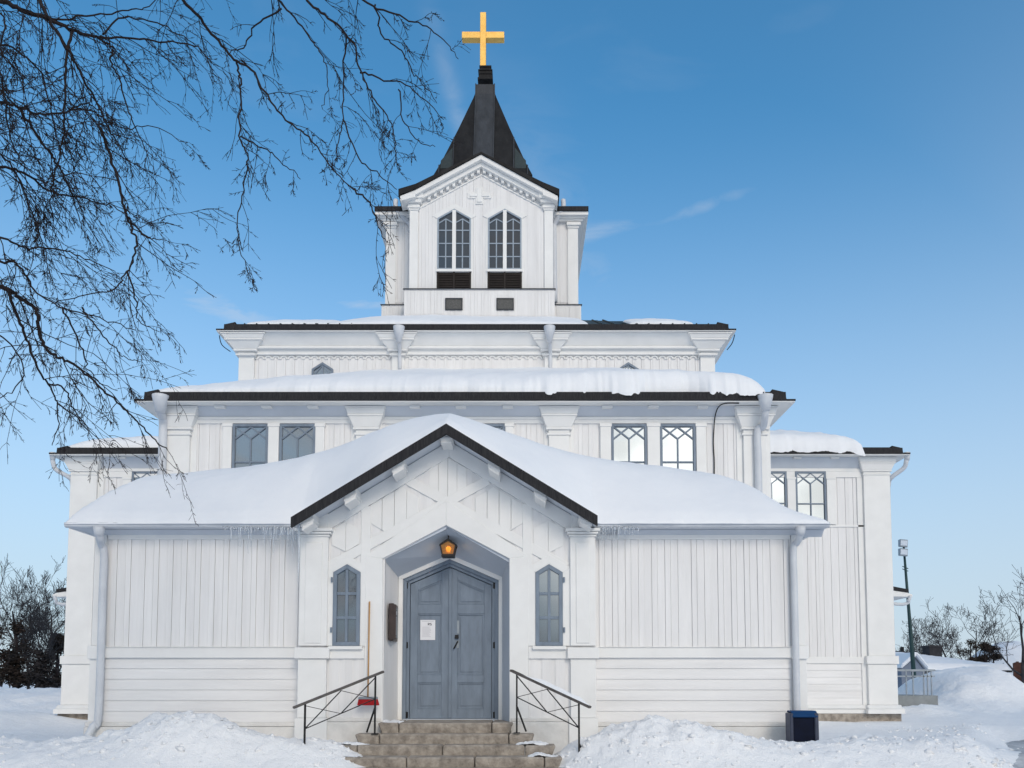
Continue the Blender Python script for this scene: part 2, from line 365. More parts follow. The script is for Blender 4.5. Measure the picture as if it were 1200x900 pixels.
def ice_mat():
    m = bpy.data.materials.new('ice'); m.use_nodes = True; p = m.node_tree.nodes['Principled BSDF']
    p.inputs['Base Color'].default_value = (.86, .91, .96, 1); p.inputs['Roughness'].default_value = .12
    p.inputs['Transmission Weight'].default_value = .65; p.inputs['IOR'].default_value = 1.31
    t = m.node_tree; c = t.nodes.new('ShaderNodeTexCoord'); n = t.nodes.new('ShaderNodeTexNoise'); n.inputs['Scale'].default_value = 25
    t.links.new(c.outputs['Object'], n.inputs['Vector']); b = t.nodes.new('ShaderNodeBump'); b.inputs['Strength'].default_value = .3; b.inputs['Distance'].default_value = .01
    t.links.new(n.outputs['Fac'], b.inputs['Height']); t.links.new(b.outputs[0], p.inputs['Normal'])
    return m
M['ice'] = ice_mat()
def amber_mat():
    m = bpy.data.materials.new('amber_glass'); m.use_nodes = True; p = m.node_tree.nodes['Principled BSDF']
    t = m.node_tree; c = t.nodes.new('ShaderNodeTexCoord'); n = t.nodes.new('ShaderNodeTexNoise'); n.inputs['Scale'].default_value = 30
    t.links.new(c.outputs['Object'], n.inputs['Vector']); r = t.nodes.new('ShaderNodeValToRGB')
    r.color_ramp.elements[0].color = (.45, .18, .02, 1); r.color_ramp.elements[1].color = (.62, .30, .05, 1)
    t.links.new(n.outputs['Fac'], r.inputs[0]); t.links.new(r.outputs[0], p.inputs['Base Color'])
    p.inputs['Roughness'].default_value = .25; p.inputs['Transmission Weight'].default_value = .55
    return m
M['amber'] = amber_mat()
M['bulb'] = mat('lit_bulb', (1, .7, .3), .4, emit=((1, .55, .12), 9))

# ------------------------------------------------------------------ ground
YP, YA, YN, YC, YT, YW = 12.75, 13.0, 17.0, 20.6, 22.0, 23.6     # front planes: porch gable, annex, nave, clerestory, transept, tower
def bump2(x, y, cx, cy, sx, sy, h, p=2.0):
    return h * np.exp(-(np.abs((x - cx) / sx) ** p + np.abs((y - cy) / sy) ** p))
def ground_z(x, y):
    z = .12 + .34 * ss(10.2, 12.2, y) + .05 * ss(18, 24, y)
    # path kept clear in front of the steps
    z = z + bump2(x, y, -4.85, 11.95, .95, .75, .62, 2.0) + bump2(x, y, -3.2, 11.9, .9, .6, .25) + bump2(x, y, -7.2, 11.4, 2.2, .8, .34, 3)
    z = z + bump2(x, y, 2.15, 11.9, 1.05, .75, .52, 2.2) + bump2(x, y, 1.35, 12.1, .55, .5, .15) + bump2(x, y, 3.4, 11.6, 1.0, .6, .16) + bump2(x, y, -2.75, 11.85, .42, .5, .07) + bump2(x, y, .78, 12.0, .4, .5, .12) - bump2(x, y, 3.95, 12.75, .45, .5, .16)
    z = z + bump2(x, y, 5.8, 11.9, 2.2, .75, .27, 3) + bump2(x, y, 6.9, 14.0, 1.2, 1.2, .22)
    z = z + bump2(x, y, 15.9, 30, 1.6, 3.0, 1.32, 3.4) + bump2(x, y, 19.2, 30, 2.6, 3.0, .72, 4.0) + bump2(x, y, 12.0, 24.6, 1.0, .9, .32) + bump2(x, y, 14.0, 27, 2.2, 2.2, .35) + bump2(x, y, 11.5, 17.5, 2.0, 2.0, .25)
    z = z + bump2(x, y, 25, 31, 3.5, 4, .7, 3.0)
    z = z + bump2(x, y, -20.5, 29, 2.6, 5, .85, 2.5) + bump2(x, y, -16.2, 30, 2.2, 4, .75, 2.5) + bump2(x, y, -13.5, 21, 1.6, 2.4, .25)
    z = z + bump2(x, y, -10.5, 14.5, 2.5, 2.5, .12)
    # worn track by the steps and the ploughed road on the right
    z = z - .16 * np.exp(-((x + .85) / 1.5) ** 4) * ss(13.0, 11.3, y)
    z = z - .42 * ss(7.0, 8.0, x - (y - 13) * .55) * ss(20, 17.5, y)
    near = np.exp(-((y - 11.5) / 4.0) ** 2)
    piles = np.clip((z - .42) * 2.2, 0.15, 1)
    z = z + fbm(x * .7, y * .7, 3) * .10 + fbm(x * 2.6 + 9, y * 2.6, 4, .60) * .11 * piles + np.abs(fbm(x * 6 + 3, y * 6, 2, .6)) * .08 * near * piles + np.abs(fbm(x * 13 + 1, y * 13, 2, .7)) * .06 * near * piles
    fl = ss(13.4, 14.2, y) * ss(20.5, 19.0, y) * ss(5, 6, x) * ss(10.5, 9, x)
    z = z * (1 - fl * .6) + (.47 + fbm(x * .5, y * .5, 2) * .04) * fl * .6
    far = ss(60, 400, np.hypot(x, y))
    return z + far * .3
def span(*segs):
    o = []
    for a, b, d in segs: o += list(np.arange(a, b - 1e-6, d))
    return np.array(o)
gx = span((-2500, -400, 300), (-400, -60, 20), (-60, -26, 1.2), (-26, -9.5, .22), (-9.5, 10, .036), (10, 24, .16), (24, 60, 1.2), (60, 400, 20), (400, 2600, 300))
gy = span((-300, -20, 40), (-20, 8.5, 1.0), (8.5, 13.2, .040), (13.2, 20, .13), (20, 34, .2), (34, 70, 1.2), (70, 400, 20), (400, 3700, 300))
GX, GY = np.meshgrid(gx, gy); GZ = ground_z(GX, GY)
mb = MB(); mb.grid(np.dstack([GX, GY, GZ]))
g = mb.build('snow_ground', M['snow'], None, smooth=True, closed=False)
tag(g, 'white snow covered ground with shovelled mounds around the church', 'snow', kind='structure')
# ploughed asphalt showing at the right
rx = np.linspace(0, 1, 40); ry = np.linspace(9.5, 18.5, 70)
RX, RY = np.meshgrid(rx, ry); wl = 7.75 + (RY - 13) * .55 + .25 * vnoise(RY * 2, RY * 0)
RXX = wl + RX * 5.5; RZ = ground_z(RXX, RY) + .012 - .06 * (1 - ss(0, .05, RX)) - .06 * ss(17.6, 18.4, RY)
mb = MB(); mb.grid(np.dstack([RXX, RY, RZ])); o = mb.build('road', M['asphalt'], None, smooth=True, closed=False)
tag(o, 'ploughed asphalt road with slush beside the snow bank', 'road', kind='structure')

# broken lumps of shovelled snow lying on the mounds
rc = np.random.RandomState(5); mb = MB()
ico = bmesh.new(); bmesh.ops.create_icosphere(ico, subdivisions=1, radius=1); ico.verts.ensure_lookup_table()
iv = np.array([v.co[:] for v in ico.verts]); jf = [tuple(v.index for v in f.verts) for f in ico.faces]; ico.free()
zones = [(-4.9, 11.5, 1.3, .5, 130), (2.2, 11.4, 1.2, .5, 140), (5.6, 11.7, 2.2, .45, 300), (-7.0, 11.2, 1.6, .5, 60), (7.2, 14.0, .8, 1.2, 150), (9.5, 18, 1.0, 1.5, 120), (-2.7, 11.7, .4, .35, 30), (.75, 11.8, .35, .35, 30)]
for cx, cy, sx, sy, n in zones:
    px_ = rc.normal(cx, sx * .7, n); py_ = rc.normal(cy, sy * .7, n); pz_ = ground_z(px_, py_)
    for x, y, z in zip(px_, py_, pz_):
        if -1.9 < x < .35 and y < 12.6 or y > 12.85 and x < 4.6: continue
        r = .012 + .038 * rc.rand() ** 2.6; q = iv * (1 + .35 * rc.randn(len(iv), 1)) * r * np.array([1, 1, .75]) * rc.uniform(.7, 1.3, 3)
        n0 = len(mb.v); mb.v += (q + np.array([x, y, z - r * .1])).tolist(); mb.f += [tuple(n0 + i for i in f) for f in jf]
tag(mb.build('snow_clods', M['snow'], None, smooth=True), 'small broken lumps of snow scattered over the shovelled mounds', 'snow', kind='stuff')

# ------------------------------------------------------------------ church
church = empty('church', (-.9, 20, .5), 'white wooden church with stepped snowy roofs, grey double door and gold topped tower', 'church')
ch = church

def battens(mb, x0, x1, z0, z1, Y, pitch=.22, w=.085, d=.022, ztop=None):
    """upright boards standing proud of a front wall"""
    n = max(1, round((x1 - x0) / pitch)); p = (x1 - x0) / n
    for i in range(n):
        xc = x0 + (i + .5) * p; ww = w * random.uniform(.92, 1.08)
        a, b = xc - ww / 2, xc + ww / 2
        j = .0055; ua, ub = xc + w / 2 + j, min(xc + p - w / 2 - j, x1)
        if ub - ua > .02:
            t = d * .55
            if ztop: mb.prism([(ua, z0), (ub, z0), (ub, ztop(ub)), (ua, ztop(ua))], Y - t, Y + .01)
            else: mb.box(ua, ub, Y - t, Y + .01, z0, z1)
        if ztop: mb.prism([(a, z0), (b, z0), (b, ztop(b)), (a, ztop(a))], Y - d, Y + .01)
        else: mb.box(a, b, Y - d, Y + .01, z0, z1)
def side_battens(mb, y0, y1, z0, z1, X, sgn, pitch=.22, w=.085, d=.022):
    n = max(1, round((y1 - y0) / pitch)); p = (y1 - y0) / n
    for i in range(n):
        yc = y0 + (i + .5) * p
        if sgn > 0: mb.box(X - .01, X + d, yc - w/2, yc + w/2, z0, z1)
        else: mb.box(X - d, X + .01, yc - w/2, yc + w/2, z0, z1)
def clapboards(mb, x0, x1, z0, z1, Y, n):
    h = (z1 - z0) / n
    for i in range(n):
        a = z0 + i * h
        mb.prismx([(Y - .020, a + .002), (Y - .006, a + h), (Y + .01, a + h), (Y + .01, a + .002)], x0, x1)
def molded(mb, xa, xb, Y, z_top, z_bot, flare, steps=5, depth=.10, cap=.34):
    """capital of a pilaster: mouldings that widen upwards and project"""
    H = z_top - z_bot
    for a, b, k0, k1 in ((0, .09, .16, .16), (.09, .20, .02, .02), (.20, .28, .28, .30), (.28, .66, .22, .70), (.66, .74, .80, .80), (.74, .93, .80, .97), (.93, 1.0, 1.04, 1.04)):
        f0, f1 = flare * k0, flare * k1; z0, z1 = z_bot + a * H, z_bot + b * H - .002; y0, y1 = Y - depth - f0 * .8, Y - depth - f1 * .8; yb = Y + .05
        mb.hexa([(xa - f0, y0, z0), (xb + f0, y0, z0), (xb + f0, yb, z0), (xa - f0, yb, z0), (xa - f1, y1, z1), (xb + f1, y1, z1), (xb + f1, yb, z1), (xa - f1, yb, z1)])
def gutter_pipe(pts, r=.05, name='downspout', funnel=None):
    m = MB(); m.tube(pts, r, 12)
    o = m.build(name, M['pipe'], ch, smooth=True)
    return o
def smooth_path(pts, n=6):
    pts = [Vector(p) for p in pts]; out = []
    for i in range(len(pts) - 1):
        p0 = pts[max(i-1, 0)]; p1 = pts[i]; p2 = pts[i+1]; p3 = pts[min(i+2, len(pts)-1)]
        for k in range(n):
            t = k / n; out.append(.5 * ((2*p1) + (p2-p0)*t + (2*p0-5*p1+4*p2-p3)*t*t + (3*p1-p0-3*p2+p3)*t**3))
    out.append(pts[-1]); return out

# ---- annex (low porch wing) -------------------------------------------------
axl, axr = -6.88, 4.54
zb = .30                                    # walls run down into the snow
zt_a = az(631, YA)                          # top of annex wall boards
wt0, wt1 = az(771, YA), az(759, YA)         # water table band
gl_, gr_ = ax(352, 700, YP), ax(697, 700, YP)      # porch gable body
for a, b in ((axl, gl_ + .1), (gr_ - .1, axr)): m = MB(); m.box(a, b, YA, YN, zb, az(615, YA)); m.build('annex_wall', M['white'], ch)
m = MB()
battens(m, axl + .20, gl_ - .03, wt1, zt_a, YA); battens(m, gr_ + .03, axr - .16, wt1, zt_a, YA)
side_battens(m, YA + .2, YN, wt1, zt_a, axr, 1); side_battens(m, YA + .2, YN, wt1, zt_a, axl, -1)
m.build('annex_boarding', M['white'], ch)
zs0 = az(846, YA)
m = MB()
clapboards(m, axl + .20, gl_ - .03, zs0, wt0, YA, 6); clapboards(m, gr_ + .03, axr - .22, zs0, wt0, YA, 6)
m.build('clapboard_skirt', M['white_h'], ch)
m = MB()
for a, b in ((axl - .05, gl_ - .03), (gr_ + .03, axr + .05)):
    m.box(a, b, YA - .055, YA, wt0, wt1); m.prismx([(YA - .075, wt1), (YA, wt1), (YA, wt1 + .02), (YA - .075, wt1 + .006)], a, b)
m.box(axr, axr + .055, YA - .053, YN, wt0 + .002, wt1 - .002); m.box(axl - .055, axl, YA - .053, YN, wt0 + .002, wt1 - .002)
m.build('water_table', M['trim'], ch, bevel=.005)
m = MB()
for a, b in ((axl - .06, gl_ - .03), (gr_ + .03, axr + .06)):
    m.box(a, b, YA - .05, YA + .02, zs0 - .07, zs0); m.box(a, b, YA - .075, YA + .02, zb, zs0 - .075)
m.build('plinth', M['found'], ch, bevel=.008)
m = MB(); m.box(ax(890, 873, YA), axr + .07, YA - .085, YA - .02, zb - .1, az(868.5, YA)); m.build('foundation_stone', M['stone'], ch, bevel=.01)
# corner boards
for a, b in ((axl - .012, axl + .20), (axr - .20, axr + .012)):
    m = MB(); m.box(a, b, YA - .05, YA + .15, zs0, wt0 - .003); m.box(a - .02, b + .02, YA - .09, YA + .15, wt0 - .02, wt1 + .03); m.box(a + .015, b - .015, YA - .045, YA + .15, wt1 + .033, zt_a + .05)
    m.build('corner_board', M['trim'], ch, bevel=.006)
# eaves
ze = az(617, 12.62); exl, exr = -7.2, 4.86; YE = 12.62
xg0, xg1 = ax(343, 608, 12.25), ax(704, 608, 12.25)
m = MB()
for a, b in ((exl, gl_ - .06), (gr_ + .06, exr)):
    m.box(a + .03, b, YE + .06, YA, ze + .005, ze + .03)
    m.prismx([(YA - .12, ze), (YA, ze), (YA, ze - .10)], a + .35, b)
m.box(exl + .03, axl, YA, YN, ze + .006, ze + .031); m.box(axr, exr - .03, YA, YN, ze + .006, ze + .031)
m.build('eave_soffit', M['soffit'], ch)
m = MB()
for a, b in ((exl, xg0 + .1), (xg1 - .1, exr)):
    m.prismx([(YE, ze + .065), (YE + .015, ze + .005), (YE + .06, ze - .01), (YE + .10, ze + .003), (YE + .10, ze + .07)], a, b)
m.box(exl, exl + .06, YE + .10, YN, ze + .0, ze + .06); m.box(exr - .06, exr, YE + .10, YN, ze + .0, ze + .06)
m.build('gutter', M['pipe'], ch)
m = MB()
for a, b in ((axl + .2, gl_ - .03), (gr_ + .03, axr - .2)): m.box(a, b, YA - .035, YA, zt_a - .02, zt_a + .055)
m.build('frieze_board', M['trim'], ch, bevel=.004)

# roof of annex and porch gable
zr_ap = az(497, 12.2)                       # gable ridge (outer edge)
xgc = (ax(523, 497, 12.2))
gsl = (zr_ap - az(606, 12.2)) / (xgc - ax(342, 606, 12.2))
def gable_z(x): return zr_ap - gsl * np.abs(x - xgc)
zsh = az(606, YN)
def shed_z(x, y):
    f = (ze + .07) + (zsh - ze - .07) * (y - YE) / (YN - YE)
    sl = 1.25
    return np.minimum(f, (ze + .07) + sl * np.minimum(x - exl, exr - x))
def annex_roof(x, y): return np.maximum(shed_z(x, y), np.where(np.abs(x - xgc) < 2.45, gable_z(x), -9))
yy = np.linspace(YE + .02, YN, 30); xx = np.linspace(exl + .01, exr - .01, 120)
XX, YY = np.meshgrid(xx, yy); mb = MB(); mb.grid(np.dstack([XX, YY, annex_roof(XX, YY) - .05]))
mb.build('annex_roof', M['black'], ch, closed=False)
# rake boards of porch gable: black edge, soffit, purlin ends
m = MB(); xl_, xr_ = xgc - 2.35, xgc + 2.31
for sgn, xe in ((-1, xl_), (1, xr_)):
    t0, t1 = gable_z(xgc), gable_z(xe); b = .155
    m.prism([(xgc, t0 - b), (xe, t1 - b), (xe, t1), (xgc, t0)], 12.17, 12.24)
m.build('gable_rake', M['black'], ch)
m = MB()
for xe in (xl_, xr_):
    t0, t1 = gable_z(xgc), gable_z(xe)
    m.prism([(xgc, t0 - .10), (xe, t1 - .10), (xe, t1 - .015), (xgc, t0 - .015)], 12.241, 13.2)
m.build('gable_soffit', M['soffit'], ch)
m = MB()
for px, py in ((523, 514), (467, 549), (411, 583), (361, 613), (579, 549), (633, 581), (686, 611)):
    c = at(px, py, 12.34); dx = .085; tilt = 0 if px == 523 else (gsl if px < 523 else -gsl)
    q = [(c.x - dx, c.z - .075 - tilt * dx), (c.x + dx, c.z - .075 + tilt * dx), (c.x + dx, c.z + .10 + tilt * dx), (c.x - dx, c.z + .10 - tilt * dx)]
    m.prism(q, 12.30, YP + .02)
    q2 = [(c.x - dx - .012, c.z - .02 - tilt * dx), (c.x + dx + .012, c.z - .02 + tilt * dx), (c.x + dx + .012, c.z + .02 + tilt * dx), (c.x - dx - .012, c.z + .02 - tilt * dx)]
    m.prism(q2, 12.29, YP)
m.build('purlin_end', M['trim'], ch, bevel=.006)

# porch gable front wall with a pointed recess
def fp(px, py, Y=YP): p = at(px, py, Y); return (p.x, p.z)
opn = [fp(449, 846), fp(449, 655), fp(523, 616), fp(597, 655), fp(597, 846)]
zf = az(846, YP)
gtop = lambda x: float(gable_z(x)) - .11
m = MB(); oxl, oxr, oxc = opn[0][0], opn[4][0], opn[2][0]; ozs, oza = opn[1][1], opn[2][1]
gxl, gxr = gl_ - .02, gr_ + .02
m.prism([(gxl, zb), (oxl, zb), (oxl, ozs), (oxc, oza), (oxc, gtop(oxc)), (xgc, gtop(xgc)), (gxl, gtop(gxl))], YP, YP + .3)
m.prism([(oxr, zb), (gxr, zb), (gxr, gtop(gxr)), (oxc, gtop(oxc)), (oxc, oza), (oxr, ozs)], YP, YP + .3)
m.box(gxl, gxl + .05, YP + .3, YA + .05, zb, zt_a); m.box(gxr - .05, gxr, YP + .3, YA + .05, zb, zt_a)
m.build('porch_gable_wall', M['white'], ch)
# recess lining
YD = 13.42
inn = [fp(467, 846, YD), fp(467, 677, YD), fp(527, 651, YD), fp(588, 677, YD), fp(588, 846, YD)]
names = ['recess_jamb', 'recess_ceiling', 'recess_ceiling', 'recess_jamb']
for i in range(4):
    a, b, c, d = opn[i], opn[i+1], inn[i+1], inn[i]
    y0 = YP + .004
    m = MB(); m.poly([(a[0], y0, a[1]), (b[0], y0, b[1]), (c[0], YD, c[1]), (d[0], YD, d[1])])
    n = 5
    m.build(names[i], M['white'] if i == 0 else M['reveal'], ch, closed=False)  # lit left jamb white, shaded jamb and ceilings grey: light painted in
# outer trim moulding inside edge of the opening ceiling
m = MB()
for a, b in ((opn[1], opn[2]), (opn[2], opn[3])):
    dz = .055
    m.prism([(a[0], a[1]), (b[0], b[1]), (b[0], b[1] - dz), (a[0], a[1] - dz * .3)], YP + .005, YP + .06)
m.build('ceiling_bead', M['reveal'], ch)
# door frame and backing wall
m = MB()
def offs(pl, d):   # shrink pointed opening polygon
    xl, xr = pl[0][0] + d, pl[4][0] - d; xc = pl[2][0]
    sl = (pl[2][1] - pl[1][1]) / (pl[2][0] - pl[1][0]); k = d * math.sqrt(1 + sl * sl)
    za = pl[2][1] - k
    return [(xl, pl[0][1]), (xl, za - sl * (xc - xl)), (xc, za), (xr, za - sl * (xr - xc)), (xr, pl[4][1])]
def ring(mb, A, B, y0, y1):
    for i in range(4): mb.prism([A[i], A[i+1], B[i+1], B[i]], y0, y1)
f0 = offs(inn, -.02); f1 = offs(inn, .055); f2 = offs(inn, .115); f3 = offs(inn, .165)
ring(m, f0, f1, YD - .03, YD + .1); m.build('door_surround', M['trim'], ch, bevel=.006)
m = MB(); ring(m, f1, f2, YD + .0, YD + .12); ring(m, offs(inn, .112), f3, YD + .035, YD + .12); m.build('door_frame', M['blue'], ch, bevel=.005)
m = MB(); m.prism(offs(inn, .02), YD + .13, YD + .16); m.build('backing_wall', M['reveal'], ch)
# double door: each leaf with three sunk panels
dr = offs(inn, .168); dz0 = az(843, YD) + .01; dxl, dxr, dxc = dr[0][0], dr[4][0], dr[2][0]
dsl = (dr[2][1] - dr[1][1]) / (dr[2][0] - dr[1][0])
def dtop(x): return dr[2][1] - dsl * abs(x - dxc)
def pz(py): return az(py, YD)
for sgn in (-1, 1):
    xa, xb = (dxl + .004, dxc - .006) if sgn < 0 else (dxc + .006, dxr - .004)
    m = MB(); st = .125
    ia, ib = xa + st, xb - st
    yf, yb_ = YD + .055, YD + .11
    stile = lambda a, b, z0: m.prism([(a, z0), (b, z0), (b, dtop(b) - .008), (a, dtop(a) - .008)], yf, yb_)
    stile(xa, ia, dz0); stile(ib, xb, dz0)
    rails = [(dz0, pz(831)), (pz(800), pz(791)), (pz(719), pz(708))]
    for a, b in rails: m.box(ia, ib, yf + .001, yb_, a, b)
    m.prism([(ia, dtop(ia) - .16), (ib, dtop(ib) - .16), (ib, dtop(ib) - .008), (ia, dtop(ia) - .008)], yf + .001, yb_)
    m.prism([(xa, dz0), (xb, dz0), (xb, dtop(xb) - .03), (xa, dtop(xa) - .03)], yb_ - .028, yb_ + .01)
    # raised fields and bead mouldings
    cells = [(rails[0][1], rails[1][0]), (rails[1][1], rails[2][0]), (rails[2][1], None)]
    for a, b in cells:
        t = .035
        if b is None: pl = lambda e: [(ia + e, a + e), (ib - e, a + e), (ib - e, dtop(ib - e) - .16 - e * 1.1), (ia + e, dtop(ia + e) - .16 - e * 1.1)]
        else: pl = lambda e: [(ia + e, a + e), (ib - e, a + e), (ib - e, b - e), (ia + e, b - e)]
        A, B = pl(0), pl(.022)
        for i in range(4): j = (i + 1) % 4; m.prism([A[i], A[j], B[j], B[i]], yf + .010, yb_)
        m.prism(pl(.05), yf + .018, yb_)
    if sgn > 0: m.box(xa - .022, xa + .03, yf - .02, yf, dz0 + .01, dtop(xa) - .03)
    leaf = m.build('door_leaf', M['blue'], ch, bevel=.004)
    for py in (686, 756, 838):
        q = MB(); c = at(475 if sgn < 0 else 580.5, py, YD); q.box(c.x - .04, c.x + .04, yf - .022, yf + .0, c.z - .05, c.z + .05); q.tube([(c.x, yf - .02, c.z - .055), (c.x, yf - .02, c.z + .055)], .02, 8)
        q.build('hinge', M['iron'], leaf)
    if sgn > 0:
        q = MB(); c = at(536.5, 741, YD); q.box(c.x - .018, c.x + .018, yf - .008, yf, c.z - .02, c.z + .20); q.build('lock_plate', M['galv'], leaf)
        q = MB(); c = at(535, 746, YD); q.box(c.x - .03, c.x + .03, yf - .035, yf - .008, c.z - .035, c.z + .03)
        q.build('lock_case', M['iron'], leaf, bevel=.005)
        c = at(536, 755, YD); q = MB(); q.box(c.x - .02, c.x + .022, yf - .008, yf, c.z - .06, c.z + .06); q.build('handle_plate', M['galv'], leaf)
        q = MB(); q.tube(smooth_path([(c.x, yf, c.z + .04), (c.x, yf - .05, c.z + .04), (c.x - .03, yf - .06, c.z - .02), (c.x - .06, yf - .06, c.z - .075)]), .012, 8)
        q.build('handle', M['iron'], leaf, smooth=True)
m = MB(); m.box(dxl - .1, dxr + .1, YD - .02, YD + .12, dz0 - .05, dz0 - .004); m.build('threshold', M['reveal'], ch)

# gable boarding and half-timber boards
m = MB()
n = 22
for i in range(n):
    xa = gxl + .05 + (gxr - gxl - .1) * (i + .14) / n; xb = gxl + .05 + (gxr - gxl - .1) * (i + .86) / n
    xm = (xa + xb) / 2
    if oxl - .02 < xa and xb < oxr + .02:
        zl = lambda x: oza - (oza - ozs) / (oxc - oxl) * abs(x - oxc) + .02
        m.prism([(xa, zl(xa)), (xb, zl(xb)), (xb, gtop(xb)), (xa, gtop(xa))], YP - .012, YP + .01)
    elif xb < oxl or xa > oxr:
        m.prism([(xa, zf - .1), (xb, zf - .1), (xb, gtop(xb)), (xa, gtop(xa))], YP - .012, YP + .01)
m.build('gable_boarding', M['white'], ch)
m = MB(); y0, y1 = YP - .040, YP + .0
sl_o = (oza - ozs) / (oxc - oxl)
# arch band round the recess
O2 = [(oxl - .36, ozs - 0), (oxl - .36, ozs + .12), (oxc, oza + .46), (oxr + .36, ozs + .12), (oxr + .36, ozs)]
I2 = [opn[0], opn[1], opn[2], opn[3], opn[4]]
O2 = [(oxl - .30, zf - .05), (oxl - .30, ozs + .04), (oxc, oza + .40), (oxr + .30, ozs + .04), (oxr + .30, zf - .05)]
for i in range(4): m.prism([I2[i], O2[i], O2[i+1], I2[i+1]], y0, y1)
m.build('arch_band', M['trim'], ch, bevel=.006)
m = MB()
for a, b in (((386, 664), (572, 563)), ((664, 665), (478, 563))):
    m.strip(fp(*a), fp(*b), .155, y0 + .006 + (.004 if a[0] > 500 else 0), y1)
# rake frieze
for s in (-1, 1):
    xe = gxl + .02 if s < 0 else gxr - .02
    za, zb_ = gtop(xgc), gtop(xe)
    m.prism([(xgc, za - .26), (xe, zb_ - .26), (xe, zb_ - .0), (xgc, za - .0)], y0 - .004, y1)
for px in (429, 618):
    x, z = fp(px, 640); m.box(x - .075, x + .075, y0 + .003, y1, fp(px, 690)[1], gtop(x) - .24)
m.build('timber_frame', M['trim'], ch, bevel=.004)
# hexagonal panels of upright planks set between the timbers
def clip_x(pl, xa, xb):
    for lim, keep in ((xa, 1), (xb, -1)):
        o_ = []
        for i in range(len(pl)):
            p, q = pl[i], pl[(i + 1) % len(pl)]; ip, iq = (p[0] - lim) * keep >= 0, (q[0] - lim) * keep >= 0
            if ip: o_.append(p)
            if ip != iq: t = (lim - p[0]) / (q[0] - p[0]); o_.append((lim, p[1] + (q[1] - p[1]) * t))
        pl = o_
        if len(pl) < 3: return []
    return pl
for pts, n in (([(503.2, 549.4), (525, 537.2), (546.6, 549.4), (546.6, 573.5), (525, 585.2), (503.2, 573.5)], 4), ([(433.8, 593.3), (471.2, 571.2), (491, 583.4), (491, 600.4), (451.4, 623.5), (433.8, 613.1)], 4),
               ([(557, 583.4), (578.3, 571), (612.9, 591.5), (612.9, 613.1), (596.7, 622.9), (557, 600.4)], 4), ([(389.3, 621.6), (405.5, 611.9), (421.9, 620.2), (421.9, 637.2), (405.5, 646.7), (389.3, 639)], 2), ([(625, 619.4), (642.9, 610.5), (659.9, 619.4), (659.9, 639.5), (642.9, 648), (625, 637.6)], 2)):
    q = [fp(*p) for p in pts]; x0 = min(p[0] for p in q); x1 = max(p[0] for p in q); m = MB()
    for i in range(n):
        pl = clip_x(q, x0 + (x1 - x0) * i / n + .003, x0 + (x1 - x0) * (i + 1) / n - .003)
        if pl: m.prism(pl, YP - .0265, YP)
    m.build('gable_panel', M['trim'], ch, bevel=.003)
# apron under the windows, wall band, plinth of the porch
m = MB()
for a, b in ((386, 447), (599.5, 667)):
    x0, x1 = fp(a, 765)[0], fp(b, 765)[0]
    if a < 500: x1 = oxl - .30
    else: x0 = oxr + .30
    m.box(x0, x1, YP - .045, YP, fp(0, 772)[1], fp(0, 759)[1])
m.build('apron_band', M['trim'], ch, bevel=.005)
m = MB()
for x0, x1 in ((gxl, oxl - .02), (oxr + .02, gxr)): m.box(x0, x1, YP - .07, YP, zb - .1, az(846, YP)); m.box(x0, x1, YP - .055, YP, az(846, YP) + .002, az(841, YP))
m.build('porch_plinth', M['found'], ch, bevel=.012)
# pilasters of the porch
for a, b in ((352, 385), (668, 697)):
    x0, x1 = fp(a, 700)[0], fp(b, 700)[0]; m = MB(); ztp = fp(0, 630)[1]
    m.box(x0, x1, YP - .075, YP + .2, fp(0, 757)[1], ztp)
    m.box(x0 + .09, x1 - .09, YP - .088, YP, fp(0, 754)[1], ztp - .09)
    m.box(x0 - .05, x1 + .05, YP - .12, YP + .2, fp(0, 772)[1], fp(0, 759)[1]); m.box(x0 - .0, x1 + .0, YP - .08, YP + .2, fp(0, 841)[1], fp(0, 772)[1] - .003)
    m.box(x0 - .03, x1 + .03, YP - .105, YP + .2, zb - .1, fp(0, 841)[1] - .003)
    for i, (d, h) in enumerate(((.02, .035), (.05, .035), (.075, .05))): m.box(x0 - d, x1 + d, YP - .075 - d, YP + .2, ztp + i * .04, ztp + i * .04 + h)
    zz = ztp + .125
    m.prism([(x0 + .02, zz), (x1 - .02, zz), (x1 - .02, gtop(x1 - .02) + .02), (x0 + .02, gtop(x0 + .02) + .02)], YP - .06, YP)
    m.build('porch_pilaster', M['trim'], ch, bevel=.006)
